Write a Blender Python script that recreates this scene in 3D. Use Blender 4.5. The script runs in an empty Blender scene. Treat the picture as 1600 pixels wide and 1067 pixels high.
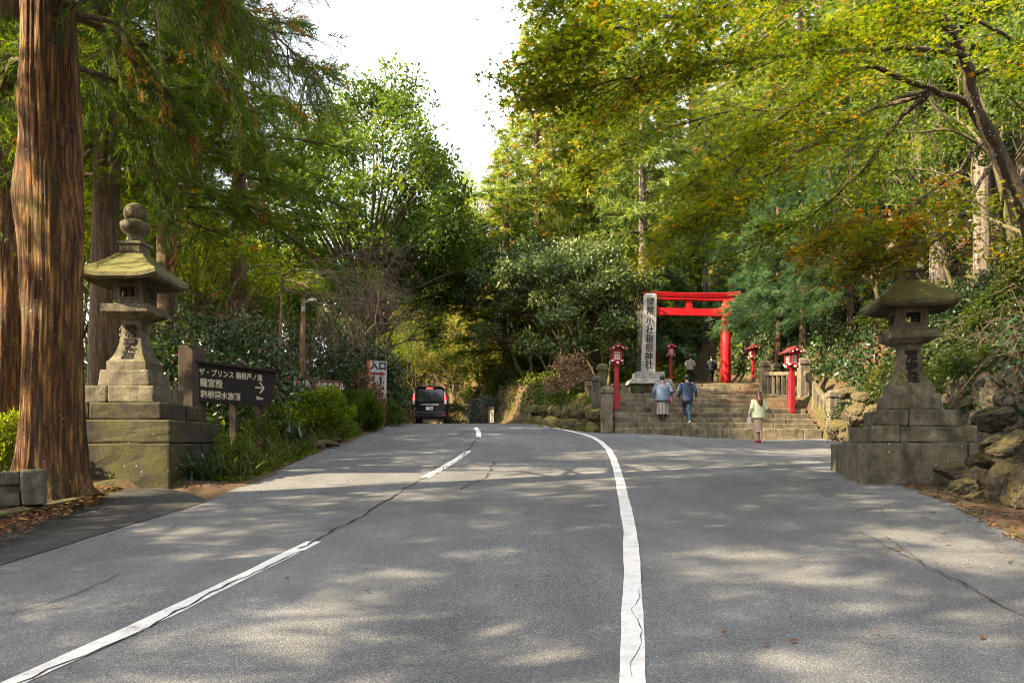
import bpy, bmesh, math, random
import numpy as np
from mathutils import Vector, Matrix, noise

scene = bpy.context.scene
COL = scene.collection
R = math.radians
rnd = random.Random(7)
nrg = np.random.default_rng(11)

# ------------------------------------------------------------------ camera, sky, sun, exposure
CAM_Z = 1.63
FPX = 1200.0                      # focal length in pixels of a 1600 wide frame
cam_d = bpy.data.cameras.new('camera')
cam_d.sensor_width = 36.0
cam_d.lens = 36.0 * FPX / 1600.0
cam_d.shift_y = (700 - 533.5) / 1600.0
cam_d.clip_start = 0.1
cam_d.clip_end = 2000
cam = bpy.data.objects.new('camera', cam_d)
cam.location = (0, 0, CAM_Z)
cam.rotation_euler = (R(90), 0, 0)
COL.objects.link(cam)
scene.camera = cam

SUN_AZ = R(247)                   # compass bearing of the sun, clockwise from +Y
SUN_EL = R(37)
world = bpy.data.worlds.new('World')
scene.world = world
world.use_nodes = True
wn = world.node_tree.nodes
wl = world.node_tree.links
wn.clear()
w_out = wn.new('ShaderNodeOutputWorld')
w_bg = wn.new('ShaderNodeBackground')
w_sky = wn.new('ShaderNodeTexSky')
w_sky.sky_type = 'NISHITA'
w_sky.sun_disc = False
w_sky.sun_elevation = SUN_EL
w_sky.sun_rotation = SUN_AZ
w_sky.air_density = 1.0
w_sky.dust_density = 3.0
w_sky.ozone_density = 0.6
w_mix = wn.new('ShaderNodeMix')
w_mix.data_type = 'RGBA'
w_mix.inputs[0].default_value = 0.55          # thin bright veil of cloud over the whole sky
w_mix.inputs[7].default_value = (8.2, 8.2, 8.4, 1)
wl.new(w_sky.outputs[0], w_mix.inputs[6])
wl.new(w_mix.outputs[2], w_bg.inputs['Color'])
w_bg.inputs['Strength'].default_value = 0.095
wl.new(w_bg.outputs[0], w_out.inputs['Surface'])

sun_d = bpy.data.lights.new('sun', 'SUN')
sun_d.energy = 5.0
sun_d.angle = R(0.55)
sun_d.color = (1.0, 0.81, 0.53)
sun = bpy.data.objects.new('sun', sun_d)
SUN_DIR = Vector((math.sin(SUN_AZ) * math.cos(SUN_EL), math.cos(SUN_AZ) * math.cos(SUN_EL), math.sin(SUN_EL)))
sun.rotation_euler = SUN_DIR.to_track_quat('Z', 'Y').to_euler()
sun.location = SUN_DIR * 60
COL.objects.link(sun)

scene.view_settings.view_transform = 'Standard'
scene.view_settings.look = 'None'
scene.view_settings.exposure = 2.2
scene.view_settings.gamma = 1.0
scene.view_settings.use_curve_mapping = False
scene.render.engine = 'CYCLES'
cy = scene.cycles
cy.max_bounces = 7
cy.diffuse_bounces = 4
cy.glossy_bounces = 2
cy.transmission_bounces = 5
cy.transparent_max_bounces = 6
cy.caustics_reflective = False
cy.caustics_refractive = False
cy.use_adaptive_sampling = True
cy.adaptive_threshold = 0.02
cy.use_denoising = True
cy.denoising_prefilter = 'FAST'
cy.filter_width = 1.05


def P(x, y, Y):
    """world point at depth Y seen at photo pixel (x, y): used to work out real positions"""
    return Vector(((x - 800) / FPX * Y, Y, CAM_Z + (700 - y) / FPX * Y))


# ------------------------------------------------------------------ objects and labels
def link(o):
    COL.objects.link(o)
    return o


def tag(o, label=None, cat=None, group=None, kind=None):
    if label: o['label'] = label
    if cat: o['category'] = cat
    if group: o['group'] = group
    if kind: o['kind'] = kind
    return o


def thing(name, label, cat, loc=(0, 0, 0), rz=0.0, group=None):
    o = link(bpy.data.objects.new(name, None))
    o.location = loc
    o.rotation_euler = (0, 0, rz)
    o.empty_display_size = 0.2
    return tag(o, label, cat, group)


def mobj(name, mesh, parent=None, loc=None, rot=None, scale=None):
    o = link(bpy.data.objects.new(name, mesh))
    if parent is not None: o.parent = parent
    if loc is not None: o.location = loc
    if rot is not None: o.rotation_euler = rot
    if scale is not None: o.scale = scale
    return o


def copy_tree(o, parent=None):
    c = link(o.copy())
    if parent is not None: c.parent = parent
    for ch in o.children:
        copy_tree(ch, c)
    return c


# ------------------------------------------------------------------ mesh making
def np_mesh(name, V, faces, mats, midx=None, tint=None, smooth=False):
    """V (N,3); faces list of int arrays (M,k); one material index per array in midx"""
    me = bpy.data.meshes.new(name)
    V = np.asarray(V, dtype=np.float32)
    me.vertices.add(len(V))
    me.vertices.foreach_set('co', V.ravel())
    faces = [np.asarray(f, dtype=np.int32) for f in faces if len(f)]
    nl = sum(f.size for f in faces)
    npoly = sum(len(f) for f in faces)
    me.loops.add(nl)
    me.loops.foreach_set('vertex_index', np.concatenate([f.ravel() for f in faces]))
    me.polygons.add(npoly)
    tot = np.concatenate([np.full(len(f), f.shape[1], dtype=np.int32) for f in faces])
    start = np.concatenate([[0], np.cumsum(tot)[:-1]]).astype(np.int32)
    me.polygons.foreach_set('loop_start', start)
    if midx is not None:
        mi = np.concatenate([np.full(len(f), m, dtype=np.int32) for f, m in zip(faces, midx)])
        me.polygons.foreach_set('material_index', mi)
    if smooth:
        me.polygons.foreach_set('use_smooth', np.ones(npoly, dtype=bool))
    for m in (mats if isinstance(mats, (list, tuple)) else [mats]):
        me.materials.append(m)
    me.update(calc_edges=True)
    me.validate()
    if tint is not None:
        a = me.attributes.new('tint', 'FLOAT', 'POINT')
        a.data.foreach_set('value', np.asarray(tint, dtype=np.float32))
    return me


class MB:
    """collects quads and triangles"""
    def __init__(self):
        self.v = []
        self.f = []
        self.m = []
        self.cur = 0

    def add(self, vs, fs):
        b = len(self.v)
        self.v += [tuple(p) for p in vs]
        for f in fs:
            self.f.append(tuple(b + i for i in f))
            self.m.append(self.cur)
        return self

    def box(self, c, s, top=None, rz=0.0, mat=None):
        """box centred at c with size s; top = (sx, sy) makes a frustum"""
        hx, hy, hz = s[0] / 2, s[1] / 2, s[2] / 2
        tx, ty = (hx, hy) if top is None else (top[0] / 2, top[1] / 2)
        vs = [(-hx, -hy, -hz), (hx, -hy, -hz), (hx, hy, -hz), (-hx, hy, -hz),
              (-tx, -ty, hz), (tx, -ty, hz), (tx, ty, hz), (-tx, ty, hz)]
        M = Matrix.Rotation(rz, 3, 'Z') if mat is None else mat
        c = Vector(c)
        vs = [M @ Vector(p) + c for p in vs]
        return self.add(vs, [(0, 3, 2, 1), (4, 5, 6, 7), (0, 1, 5, 4), (1, 2, 6, 5), (2, 3, 7, 6), (3, 0, 4, 7)])

    def bar(self, a, b, w, h, up=(0, 0, 1)):
        """rectangular bar from a to b, w across and h along up"""
        a = Vector(a); b = Vector(b)
        d = (b - a).normalized()
        s = d.cross(Vector(up))
        s = s.normalized() if s.length > 1e-6 else Vector((1, 0, 0))
        u = s.cross(d)
        vs = []
        for p in (a, b):
            for i, j in ((-1, -1), (1, -1), (1, 1), (-1, 1)):
                vs.append(p + s * (i * w / 2) + u * (j * h / 2))
        return self.add(vs, [(3, 2, 1, 0), (4, 5, 6, 7), (0, 1, 5, 4), (1, 2, 6, 5), (2, 3, 7, 6), (3, 0, 4, 7)])

    def tube(self, pts, rad, n=8, cap=True, round_ends=False):
        pts = [Vector(p) for p in pts]
        if not hasattr(rad, '__len__'): rad = [rad] * len(pts)
        rad = list(rad)
        if round_ends:
            d0 = (pts[0] - pts[1]).normalized(); d1 = (pts[-1] - pts[-2]).normalized()
            r0, r1 = rad[0], rad[-1]
            pts = [pts[0] + d0 * r0 * .95, pts[0] + d0 * r0 * .65] + pts + [pts[-1] + d1 * r1 * .65, pts[-1] + d1 * r1 * .95]
            rad = [r0 * .28, r0 * .74] + rad + [r1 * .74, r1 * .28]
        b = len(self.v)
        prev = None
        for i, p in enumerate(pts):
            d = (pts[min(i + 1, len(pts) - 1)] - pts[max(i - 1, 0)])
            d = d.normalized() if d.length > 1e-9 else Vector((0, 0, 1))
            if prev is None:
                ref = Vector((1, 0, 0)) if abs(d.x) < .9 else Vector((0, 1, 0))
                s = (ref - d * ref.dot(d)).normalized()
            else:
                s = prev - d * prev.dot(d)
                s = s.normalized() if s.length > 1e-6 else prev
            prev = s
            u = d.cross(s)
            for k in range(n):
                a = 2 * math.pi * k / n
                q = p + (s * math.cos(a) + u * math.sin(a)) * rad[i]
                self.v.append((q.x, q.y, q.z))
        for i in range(len(pts) - 1):
            for k in range(n):
                k2 = (k + 1) % n
                self.f.append((b + i * n + k, b + i * n + k2, b + (i + 1) * n + k2, b + (i + 1) * n + k)); self.m.append(self.cur)
        if cap:
            self.f.append(tuple(b + k for k in reversed(range(n)))); self.m.append(self.cur)
            e = b + (len(pts) - 1) * n
            self.f.append(tuple(e + k for k in range(n))); self.m.append(self.cur)
        return self

    def lathe(self, prof, n=24, c=(0, 0, 0)):
        pts = [(c[0], c[1], c[2] + z) for r, z in prof]
        b = len(self.v)
        for r, z in prof:
            for k in range(n):
                a = 2 * math.pi * k / n
                self.v.append((c[0] + r * math.cos(a), c[1] + r * math.sin(a), c[2] + z))
        for i in range(len(prof) - 1):
            for k in range(n):
                k2 = (k + 1) % n
                self.f.append((b + i * n + k, b + i * n + k2, b + (i + 1) * n + k2, b + (i + 1) * n + k)); self.m.append(self.cur)
        self.f.append(tuple(b + k for k in reversed(range(n)))); self.m.append(self.cur)
        e = b + (len(prof) - 1) * n
        self.f.append(tuple(e + k for k in range(n))); self.m.append(self.cur)
        return self

    def ell(self, c, r, M=None, n=12, m=8):
        b = len(self.v)
        c = Vector(c)
        for i in range(1, m):
            t = math.pi * i / m
            for k in range(n):
                a = 2 * math.pi * k / n
                p = Vector((r[0] * math.sin(t) * math.cos(a), r[1] * math.sin(t) * math.sin(a), -r[2] * math.cos(t)))
                if M is not None: p = M @ p
                self.v.append(tuple(c + p))
        for i in range(m - 2):
            for k in range(n):
                k2 = (k + 1) % n
                self.f.append((b + i * n + k, b + i * n + k2, b + (i + 1) * n + k2, b + (i + 1) * n + k)); self.m.append(self.cur)
        p0 = Vector((0, 0, -r[2])); p1 = Vector((0, 0, r[2]))
        if M is not None: p0 = M @ p0; p1 = M @ p1
        self.v.append(tuple(c + p0)); self.v.append(tuple(c + p1))
        a0 = len(self.v) - 2; a1 = a0 + 1
        e = b + (m - 2) * n
        for k in range(n):
            k2 = (k + 1) % n
            self.f.append((a0, b + k2, b + k)); self.m.append(self.cur)
            self.f.append((a1, e + k, e + k2)); self.m.append(self.cur)
        return self

    def poly(self, pts, thick):
        """extruded outline: pts list of 3D points in order, thick = extrusion vector"""
        n = len(pts)
        t = Vector(thick)
        vs = [Vector(p) for p in pts] + [Vector(p) + t for p in pts]
        fs = [tuple(reversed(range(n))), tuple(range(n, 2 * n))] + [(i, (i + 1) % n, n + (i + 1) % n, n + i) for i in range(n)]
        return self.add(vs, fs)

    def mesh(self, name, mats, smooth=False, bevel=0.0, wear=0.0, cuts=0, seed=0):
        me = bpy.data.meshes.new(name)
        me.from_pydata(self.v, [], self.f)
        for m in (mats if isinstance(mats, (list, tuple)) else [mats]):
            me.materials.append(m)
        me.polygons.foreach_set('material_index', self.m)
        if bevel or wear or cuts:
            bm = bmesh.new(); bm.from_mesh(me)
            bmesh.ops.recalc_face_normals(bm, faces=bm.faces)
            if bevel:
                bmesh.ops.bevel(bm, geom=[e for e in bm.edges if e.calc_face_angle(0) > .5], offset=bevel, segments=2, profile=.6, affect='EDGES')
            if cuts:
                bmesh.ops.subdivide_edges(bm, edges=bm.edges, cuts=cuts, use_grid_fill=True)
            if wear:
                off = Vector((seed * 3.7, seed * 1.3, seed * 2.1))
                for v in bm.verts:
                    nv = noise.noise_vector(v.co * 2.3 + off) * wear + noise.noise_vector(v.co * 9 + off) * wear * .5
                    v.co += nv
            bm.to_mesh(me); bm.free()
        if smooth:
            me.polygons.foreach_set('use_smooth', [True] * len(me.polygons))
        me.update()
        return me

    def obj(self, name, mats, parent=None, **kw):
        loc = kw.pop('loc', None); rot = kw.pop('rot', None)
        return mobj(name, self.mesh(name, mats, **kw), parent, loc, rot)


def remeshed(mb, name, mat, voxel=.012, it=4, fac=.5, parent=None):
    """one continuous skin over overlapping closed shapes"""
    me = mb.mesh(name, mat)
    o = link(bpy.data.objects.new(name, me))
    md = o.modifiers.new('r', 'REMESH'); md.mode = 'VOXEL'; md.voxel_size = voxel; md.use_smooth_shade = True
    sm = o.modifiers.new('s', 'SMOOTH'); sm.iterations = it; sm.factor = fac
    dg = bpy.context.evaluated_depsgraph_get()
    new = bpy.data.meshes.new_from_object(o.evaluated_get(dg))
    new.name = name
    o.modifiers.clear()
    o.data = new
    if not new.materials: new.materials.append(mat)
    new.polygons.foreach_set('use_smooth', [True] * len(new.polygons))
    if parent is not None: o.parent = parent
    return o


def text_obj(name, body, mat, parent, origin, right, up, size, ext=.004, weight=0.0, line=1.0, sx=1.0):
    """lettering lying in the plane (right, up), centred on origin"""
    c = bpy.data.curves.new(name, 'FONT')
    c.body = body
    c.size = size
    c.align_x = 'CENTER'; c.align_y = 'CENTER'
    c.extrude = ext
    c.offset = weight
    c.space_line = line
    c.resolution_u = 2
    o = link(bpy.data.objects.new(name, c))
    dg = bpy.context.evaluated_depsgraph_get()
    me = bpy.data.meshes.new_from_object(o.evaluated_get(dg))
    bpy.data.objects.remove(o); bpy.data.curves.remove(c)
    r = Vector(right).normalized(); u = Vector(up).normalized(); n = r.cross(u)
    M = Matrix(((r.x, u.x, n.x), (r.y, u.y, n.y), (r.z, u.z, n.z))).to_4x4()
    me.transform(Matrix.Translation(origin) @ M @ Matrix.Diagonal((sx, 1, 1, 1)))
    me.materials.clear(); me.materials.append(mat)
    me.name = name
    return mobj(name, me, parent)


# ------------------------------------------------------------------ materials
def new_mat(name):
    m = bpy.data.materials.new(name)
    m.use_nodes = True
    nt = m.node_tree
    nt.nodes.clear()
    out = nt.nodes.new('ShaderNodeOutputMaterial')
    b = nt.nodes.new('ShaderNodeBsdfPrincipled')
    nt.links.new(b.outputs[0], out.inputs[0])
    return m, nt, b, out


def N(nt, t, **kw):
    n = nt.nodes.new(t)
    for k, v in kw.items():
        if k.startswith('i_'):
            key = k[2:]
            n.inputs[int(key) if key.isdigit() else key.replace('_', ' ')].default_value = v
        else:
            setattr(n, k, v)
    return n


def ramp(nt, src, stops, interp='LINEAR'):
    r = nt.nodes.new('ShaderNodeValToRGB')
    r.color_ramp.interpolation = interp
    el = r.color_ramp.elements
    while len(el) < len(stops): el.new(.5)
    for e, (p, c) in zip(el, stops):
        e.position = p
        e.color = (*c, 1) if hasattr(c, '__len__') else (c, c, c, 1)
    if src is not None: nt.links.new(src, r.inputs[0])
    return r.outputs[0]


def mixc(nt, fac, a, b, blend='MIX'):
    m = nt.nodes.new('ShaderNodeMix')
    m.data_type = 'RGBA'
    m.blend_type = blend
    for sock, v in ((m.inputs[0], fac), (m.inputs[6], a), (m.inputs[7], b)):
        if hasattr(v, 'is_linked'): nt.links.new(v, sock)
        elif hasattr(v, '__len__'): sock.default_value = (*v, 1)
        else: sock.default_value = v
    return m.outputs[2]


def math_n(nt, op, a, b=None, clamp=False):
    m = nt.nodes.new('ShaderNodeMath')
    m.operation = op
    m.use_clamp = clamp
    for s, v in ((m.inputs[0], a), (m.inputs[1], b)):
        if v is None: continue
        if hasattr(v, 'is_linked'): nt.links.new(v, s)
        else: s.default_value = v
    return m.outputs[0]


def coords(nt, scale=(1, 1, 1), kind='Object', shuffle=False):
    tc = nt.nodes.new('ShaderNodeTexCoord')
    mp = nt.nodes.new('ShaderNodeMapping')
    mp.inputs['Scale'].default_value = scale
    src = tc.outputs[kind]
    if shuffle:
        oi = nt.nodes.new('ShaderNodeObjectInfo')
        ad = nt.nodes.new('ShaderNodeVectorMath'); ad.operation = 'ADD'
        sc = nt.nodes.new('ShaderNodeVectorMath'); sc.operation = 'SCALE'; sc.inputs[3].default_value = 37.0
        cb = nt.nodes.new('ShaderNodeCombineXYZ')
        for i in range(3): nt.links.new(oi.outputs['Random'], cb.inputs[i])
        nt.links.new(cb.outputs[0], sc.inputs[0])
        nt.links.new(src, ad.inputs[0]); nt.links.new(sc.outputs[0], ad.inputs[1])
        src = ad.outputs[0]
    nt.links.new(src, mp.inputs[0])
    return mp.outputs[0]


def noise_n(nt, vec, scale, detail=5, rough=.55, dist=0.0):
    n = nt.nodes.new('ShaderNodeTexNoise')
    n.inputs['Scale'].default_value = scale
    n.inputs['Detail'].default_value = detail
    n.inputs['Roughness'].default_value = rough
    n.inputs['Distortion'].default_value = dist
    if vec is not None: nt.links.new(vec, n.inputs['Vector'])
    return n.outputs['Fac']


def bump(nt, b, h, strength, dist=.02):
    n = nt.nodes.new('ShaderNodeBump')
    n.inputs['Strength'].default_value = strength
    n.inputs['Distance'].default_value = dist
    nt.links.new(h, n.inputs['Height'])
    nt.links.new(n.outputs[0], b.inputs['Normal'])
    return n


def stone_mat(name, c1, c2, moss=.5, lichen=.5, rough=.9, bumps=.6, moss_c=(.085, .085, .012), moss_c2=(.035, .045, .008), kind='Object', shuffle=False, fs=1.0):
    m, nt, b, out = new_mat(name)
    v = coords(nt, kind=kind, shuffle=shuffle)
    n1 = noise_n(nt, v, 2.2 * fs, 8, .62)
    n2 = noise_n(nt, v, 38 * fs, 4, .7)
    base = ramp(nt, n1, [(.3, c1), (.52, tuple((a + q) / 2 for a, q in zip(c1, c2))), (.72, c2)])
    base = mixc(nt, 1.0, base, ramp(nt, n2, [(.3, .55), (.7, 1.25)]), 'MULTIPLY')
    # weather streaks running down and broad damp stains
    vs = coords(nt, (5 * fs, 5 * fs, .7 * fs), kind=kind, shuffle=shuffle)
    base = mixc(nt, 1.0, base, ramp(nt, noise_n(nt, vs, 1.0, 6, .7), [(.32, .42), (.5, .95), (.7, 1.25)]), 'MULTIPLY')
    base = mixc(nt, 1.0, base, ramp(nt, noise_n(nt, v, 5.5 * fs, 6, .7), [(.30, .50), (.5, 1.0), (.7, 1.3)]), 'MULTIPLY')
    if shuffle:
        oi = nt.nodes.new('ShaderNodeObjectInfo')
        base = mixc(nt, 1.0, base, ramp(nt, oi.outputs['Random'], [(0, (.70, .68, .66)), (.5, (1, .98, .95)), (1, (1.35, 1.25, 1.1))]), 'MULTIPLY')
    # moss likes upward faces and damp patches
    geo = nt.nodes.new('ShaderNodeNewGeometry')
    sx = nt.nodes.new('ShaderNodeSeparateXYZ'); nt.links.new(geo.outputs['Normal'], sx.inputs[0])
    n3 = noise_n(nt, v, 1.3 * fs, 7, .7)
    mm = math_n(nt, 'ADD', math_n(nt, 'MULTIPLY', sx.outputs[2], .22), n3)
    mf = ramp(nt, mm, [(.78 - .34 * moss, 0.0), (.92 - .34 * moss, 1.0)])
    mc = mixc(nt, noise_n(nt, v, 14, 4), moss_c2, moss_c)
    base = mixc(nt, math_n(nt, 'MULTIPLY', mf, .88), base, mc)
    vo = nt.nodes.new('ShaderNodeTexVoronoi'); vo.inputs['Scale'].default_value = 7 * fs
    nt.links.new(v, vo.inputs['Vector'])
    vv = math_n(nt, 'ADD', vo.outputs['Distance'], math_n(nt, 'MULTIPLY', n2, .35))
    lf = ramp(nt, vv, [(.14 + .14 * lichen, 1.0), (.2 + .14 * lichen, 0.0)])
    lf = math_n(nt, 'MULTIPLY', lf, ramp(nt, noise_n(nt, v, 1.1, 3), [(.56 - .2 * lichen, 0.0), (.66 - .2 * lichen, .85)]))
    base = mixc(nt, lf, base, (.42, .41, .34))
    nt.links.new(base, b.inputs['Base Color'])
    b.inputs['Roughness'].default_value = rough
    h = math_n(nt, 'ADD', math_n(nt, 'MULTIPLY', n1, 1.2), math_n(nt, 'ADD', math_n(nt, 'MULTIPLY', n2, .35), math_n(nt, 'MULTIPLY', mf, .3)))
    bump(nt, b, h, bumps, .03)
    return m


def leaf_mat(name, stops, trans=.45, rough=.5, spec=.35, tcol=(1.35, 1.25, .45), gain=1.0):
    """thin leaves: reflection plus light through the blade; tint attribute picks the leaf's own colour"""
    m, nt, b, out = new_mat(name)
    at = N(nt, 'ShaderNodeAttribute', attribute_name='tint')
    c = ramp(nt, at.outputs['Fac'], [(p, tuple(x * gain for x in q)) for p, q in stops])
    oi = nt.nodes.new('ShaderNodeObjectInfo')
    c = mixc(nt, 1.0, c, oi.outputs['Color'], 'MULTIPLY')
    nt.links.new(c, b.inputs['Base Color'])
    b.inputs['Roughness'].default_value = rough
    b.inputs['Specular IOR Level'].default_value = spec
    t = nt.nodes.new('ShaderNodeBsdfTranslucent')
    tc = mixc(nt, 1.0, c, tcol, 'MULTIPLY')
    nt.links.new(tc, t.inputs['Color'])
    ms = nt.nodes.new('ShaderNodeMixShader')
    ms.inputs[0].default_value = trans
    nt.links.new(b.outputs[0], ms.inputs[1]); nt.links.new(t.outputs[0], ms.inputs[2])
    nt.links.new(ms.outputs[0], out.inputs[0])
    return m


def bark_mat(name, c_dark, c_mid, c_light, sc=1.0, moss=.2, lich=0.0, bumps=1.0, fib=0.0):
    m, nt, b, out = new_mat(name)
    v = coords(nt, (7 * sc, 7 * sc, .55 * sc))
    n1 = noise_n(nt, v, 1.6, 8, .65, .6)
    n2 = noise_n(nt, v, 6.0, 5, .6, .3)
    c = ramp(nt, n1, [(.28, c_dark), (.48, c_mid), (.7, c_light)])
    c = mixc(nt, 1.0, c, ramp(nt, n2, [(.3, .45), (.65, 1.25)]), 'MULTIPLY')
    if fib:
        vf = coords(nt, (26, 26, 2.6))
        vo2 = nt.nodes.new('ShaderNodeTexVoronoi'); vo2.inputs['Scale'].default_value = 1.0
        nt.links.new(vf, vo2.inputs['Vector'])
        sp = nt.nodes.new('ShaderNodeSeparateColor'); nt.links.new(vo2.outputs['Color'], sp.inputs[0])
        c = mixc(nt, 1.0, c, ramp(nt, sp.outputs[0], [(0, 1 - .6 * fib), (.5, 1), (1, 1 + .7 * fib)]), 'MULTIPLY')
        c = mixc(nt, ramp(nt, vo2.outputs['Distance'], [(.45, 0.0), (.75, .75 * fib)]), c, (.012, .007, .004))
        gr = ramp(nt, noise_n(nt, coords(nt, (3, 3, .8)), 1.0, 5, .7), [(.54, 0.0), (.74, .4)])
        c = mixc(nt, gr, c, (.15, .11, .07))
    vv = coords(nt)
    mo = ramp(nt, noise_n(nt, vv, 1.4, 6, .7), [(.66 - .3 * moss, 0.0), (.8 - .3 * moss, .8)])
    c = mixc(nt, mo, c, (.075, .08, .015))
    if lich:
        vo = nt.nodes.new('ShaderNodeTexVoronoi'); vo.inputs['Scale'].default_value = 14
        nt.links.new(vv, vo.inputs['Vector'])
        lf = ramp(nt, math_n(nt, 'ADD', vo.outputs['Distance'], math_n(nt, 'MULTIPLY', noise_n(nt, vv, 30, 3), .3)), [(.2 + .15 * lich, .9), (.27 + .15 * lich, 0)])
        lf = math_n(nt, 'MULTIPLY', lf, ramp(nt, noise_n(nt, vv, 2.5, 3), [(.45, 0.0), (.55, 1.0)]))
        c = mixc(nt, lf, c, (.45, .44, .38))
    nt.links.new(c, b.inputs['Base Color'])
    b.inputs['Roughness'].default_value = .92
    bump(nt, b, math_n(nt, 'ADD', n1, math_n(nt, 'MULTIPLY', n2, .5)), bumps, .05)
    return m


def plain_mat(name, c, rough=.5, metal=0.0, var=.15, scale=8, bumps=.1, spec=.5, coat=0.0, emit=None, estr=0.0):
    m, nt, b, out = new_mat(name)
    v = coords(nt)
    n = noise_n(nt, v, scale, 6, .6)
    col = mixc(nt, 1.0, c, ramp(nt, n, [(.3, 1 - var), (.7, 1 + var)]), 'MULTIPLY')
    nt.links.new(col, b.inputs['Base Color'])
    b.inputs['Roughness'].default_value = rough
    b.inputs['Metallic'].default_value = metal
    b.inputs['Specular IOR Level'].default_value = spec
    b.inputs['Coat Weight'].default_value = coat
    if emit:
        b.inputs['Emission Color'].default_value = (*emit, 1)
        b.inputs['Emission Strength'].default_value = estr
    if bumps: bump(nt, b, noise_n(nt, v, scale * 5, 4), bumps, .01)
    return m


def asphalt_mat(name, base, var=.25, worn=(.13, .115, .095)):
    m, nt, b, out = new_mat(name)
    v = coords(nt)
    big = noise_n(nt, v, .22, 6, .6)
    mid = noise_n(nt, v, 1.7, 5, .65)
    vo = nt.nodes.new('ShaderNodeTexVoronoi'); vo.inputs['Scale'].default_value = 95
    nt.links.new(v, vo.inputs['Vector'])
    fine = noise_n(nt, v, 150, 2, .8)
    c = mixc(nt, ramp(nt, big, [(.35, 0.0), (.68, 1.0)]), tuple(x * (1 - var) for x in base), tuple(x * (1 + var) for x in base))
    c = mixc(nt, 1.0, c, ramp(nt, mid, [(.3, .82), (.7, 1.14)]), 'MULTIPLY')
    # the aggregate: every small stone its own grey
    sep = nt.nodes.new('ShaderNodeSeparateColor'); nt.links.new(vo.outputs['Color'], sep.inputs[0])
    c = mixc(nt, 1.0, c, ramp(nt, sep.outputs[0], [(0, .70), (.6, .98), (.85, 1.14), (1.0, 1.55)]), 'MULTIPLY')
    c = mixc(nt, 1.0, c, ramp(nt, fine, [(.25, .82), (.75, 1.18)]), 'MULTIPLY')
    # old repairs: big patches of slightly different age
    vp = nt.nodes.new('ShaderNodeTexVoronoi'); vp.inputs['Scale'].default_value = .30
    vd = nt.nodes.new('ShaderNodeVectorMath'); vd.operation = 'ADD'
    nz = nt.nodes.new('ShaderNodeTexNoise'); nz.inputs['Scale'].default_value = .9; nt.links.new(v, nz.inputs['Vector'])
    nt.links.new(v, vd.inputs[0]); nt.links.new(nz.outputs['Color'], vd.inputs[1]); nt.links.new(vd.outputs[0], vp.inputs['Vector'])
    s2 = nt.nodes.new('ShaderNodeSeparateColor'); nt.links.new(vp.outputs['Color'], s2.inputs[0])
    c = mixc(nt, 1.0, c, ramp(nt, s2.outputs[0], [(0, .88), (1, 1.10)]), 'MULTIPLY')
    # rusty brown stains of rotted leaves
    st = ramp(nt, noise_n(nt, v, .9, 7, .75), [(.63, 0.0), (.78, .4)])
    c = mixc(nt, st, c, worn)
    # long faint wheel polish along the road
    vs = coords(nt, (1.2, .05, 1))
    c = mixc(nt, 1.0, c, ramp(nt, noise_n(nt, vs, 1.0, 3), [(.35, .88), (.65, 1.1)]), 'MULTIPLY')
    nt.links.new(c, b.inputs['Base Color'])
    b.inputs['Roughness'].default_value = .82
    b.inputs['Specular IOR Level'].default_value = .35
    h = math_n(nt, 'ADD', math_n(nt, 'MULTIPLY', vo.outputs['Distance'], -.8), math_n(nt, 'MULTIPLY', fine, .4))
    bump(nt, b, h, .55, .012)
    return m


M = {}
M['asphalt'] = asphalt_mat('asphalt', (.124, .126, .128), .14)
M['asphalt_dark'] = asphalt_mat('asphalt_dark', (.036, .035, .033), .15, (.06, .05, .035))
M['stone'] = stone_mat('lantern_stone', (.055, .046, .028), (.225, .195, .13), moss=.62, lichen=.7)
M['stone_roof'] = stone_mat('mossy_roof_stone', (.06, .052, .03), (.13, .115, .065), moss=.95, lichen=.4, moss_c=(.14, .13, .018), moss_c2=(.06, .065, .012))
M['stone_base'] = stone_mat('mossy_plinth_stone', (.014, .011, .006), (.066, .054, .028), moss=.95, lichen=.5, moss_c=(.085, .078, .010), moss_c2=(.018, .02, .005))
M['mossy_rock'] = stone_mat('mossy_rock', (.05, .042, .026), (.15, .125, .08), moss=1.0, lichen=.6, shuffle=True, bumps=1.0, fs=1.8, moss_c=(.15, .12, .016), moss_c2=(.045, .05, .01))
M['rock'] = stone_mat('rock', (.035, .028, .017), (.15, .122, .078), moss=.7, lichen=1.1, shuffle=True, bumps=1.3, fs=1.6, moss_c=(.13, .10, .015), moss_c2=(.05, .045, .01))
M['wall_rock'] = stone_mat('wall_rock', (.035, .028, .018), (.14, .115, .075), moss=.5, lichen=1.2, shuffle=True, bumps=1.3, fs=1.6, moss_c=(.10, .08, .012), moss_c2=(.04, .035, .01))
M['step'] = stone_mat('step_stone', (.13, .11, .07), (.30, .26, .18), moss=.32, lichen=.35, shuffle=True, bumps=.5, moss_c=(.11, .09, .02), moss_c2=(.05, .045, .012))
M['granite'] = stone_mat('pale_granite', (.27, .26, .24), (.40, .385, .35), moss=-.3, lichen=-.5, bumps=.25, rough=.75)
M['granite_rough'] = stone_mat('rough_granite', (.24, .23, .21), (.40, .38, .34), moss=.0, lichen=.1, bumps=.8)
M['fence_stone'] = stone_mat('fence_stone', (.10, .088, .062), (.22, .19, .14), moss=.42, lichen=.5, shuffle=True, moss_c=(.14, .13, .02))
M['concrete'] = stone_mat('old_concrete', (.06, .056, .042), (.19, .175, .135), moss=.85, lichen=.5, bumps=.7)
M['cedar_bark'] = bark_mat('cedar_bark', (.014, .006, .002), (.15, .062, .018), (.46, .26, .075), 1.0, .42, .18, 1.6, .8)
M['trunk_bark'] = bark_mat('forest_bark', (.03, .018, .01), (.10, .06, .035), (.20, .135, .08), 1.0, .35, .2, .8)
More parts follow.
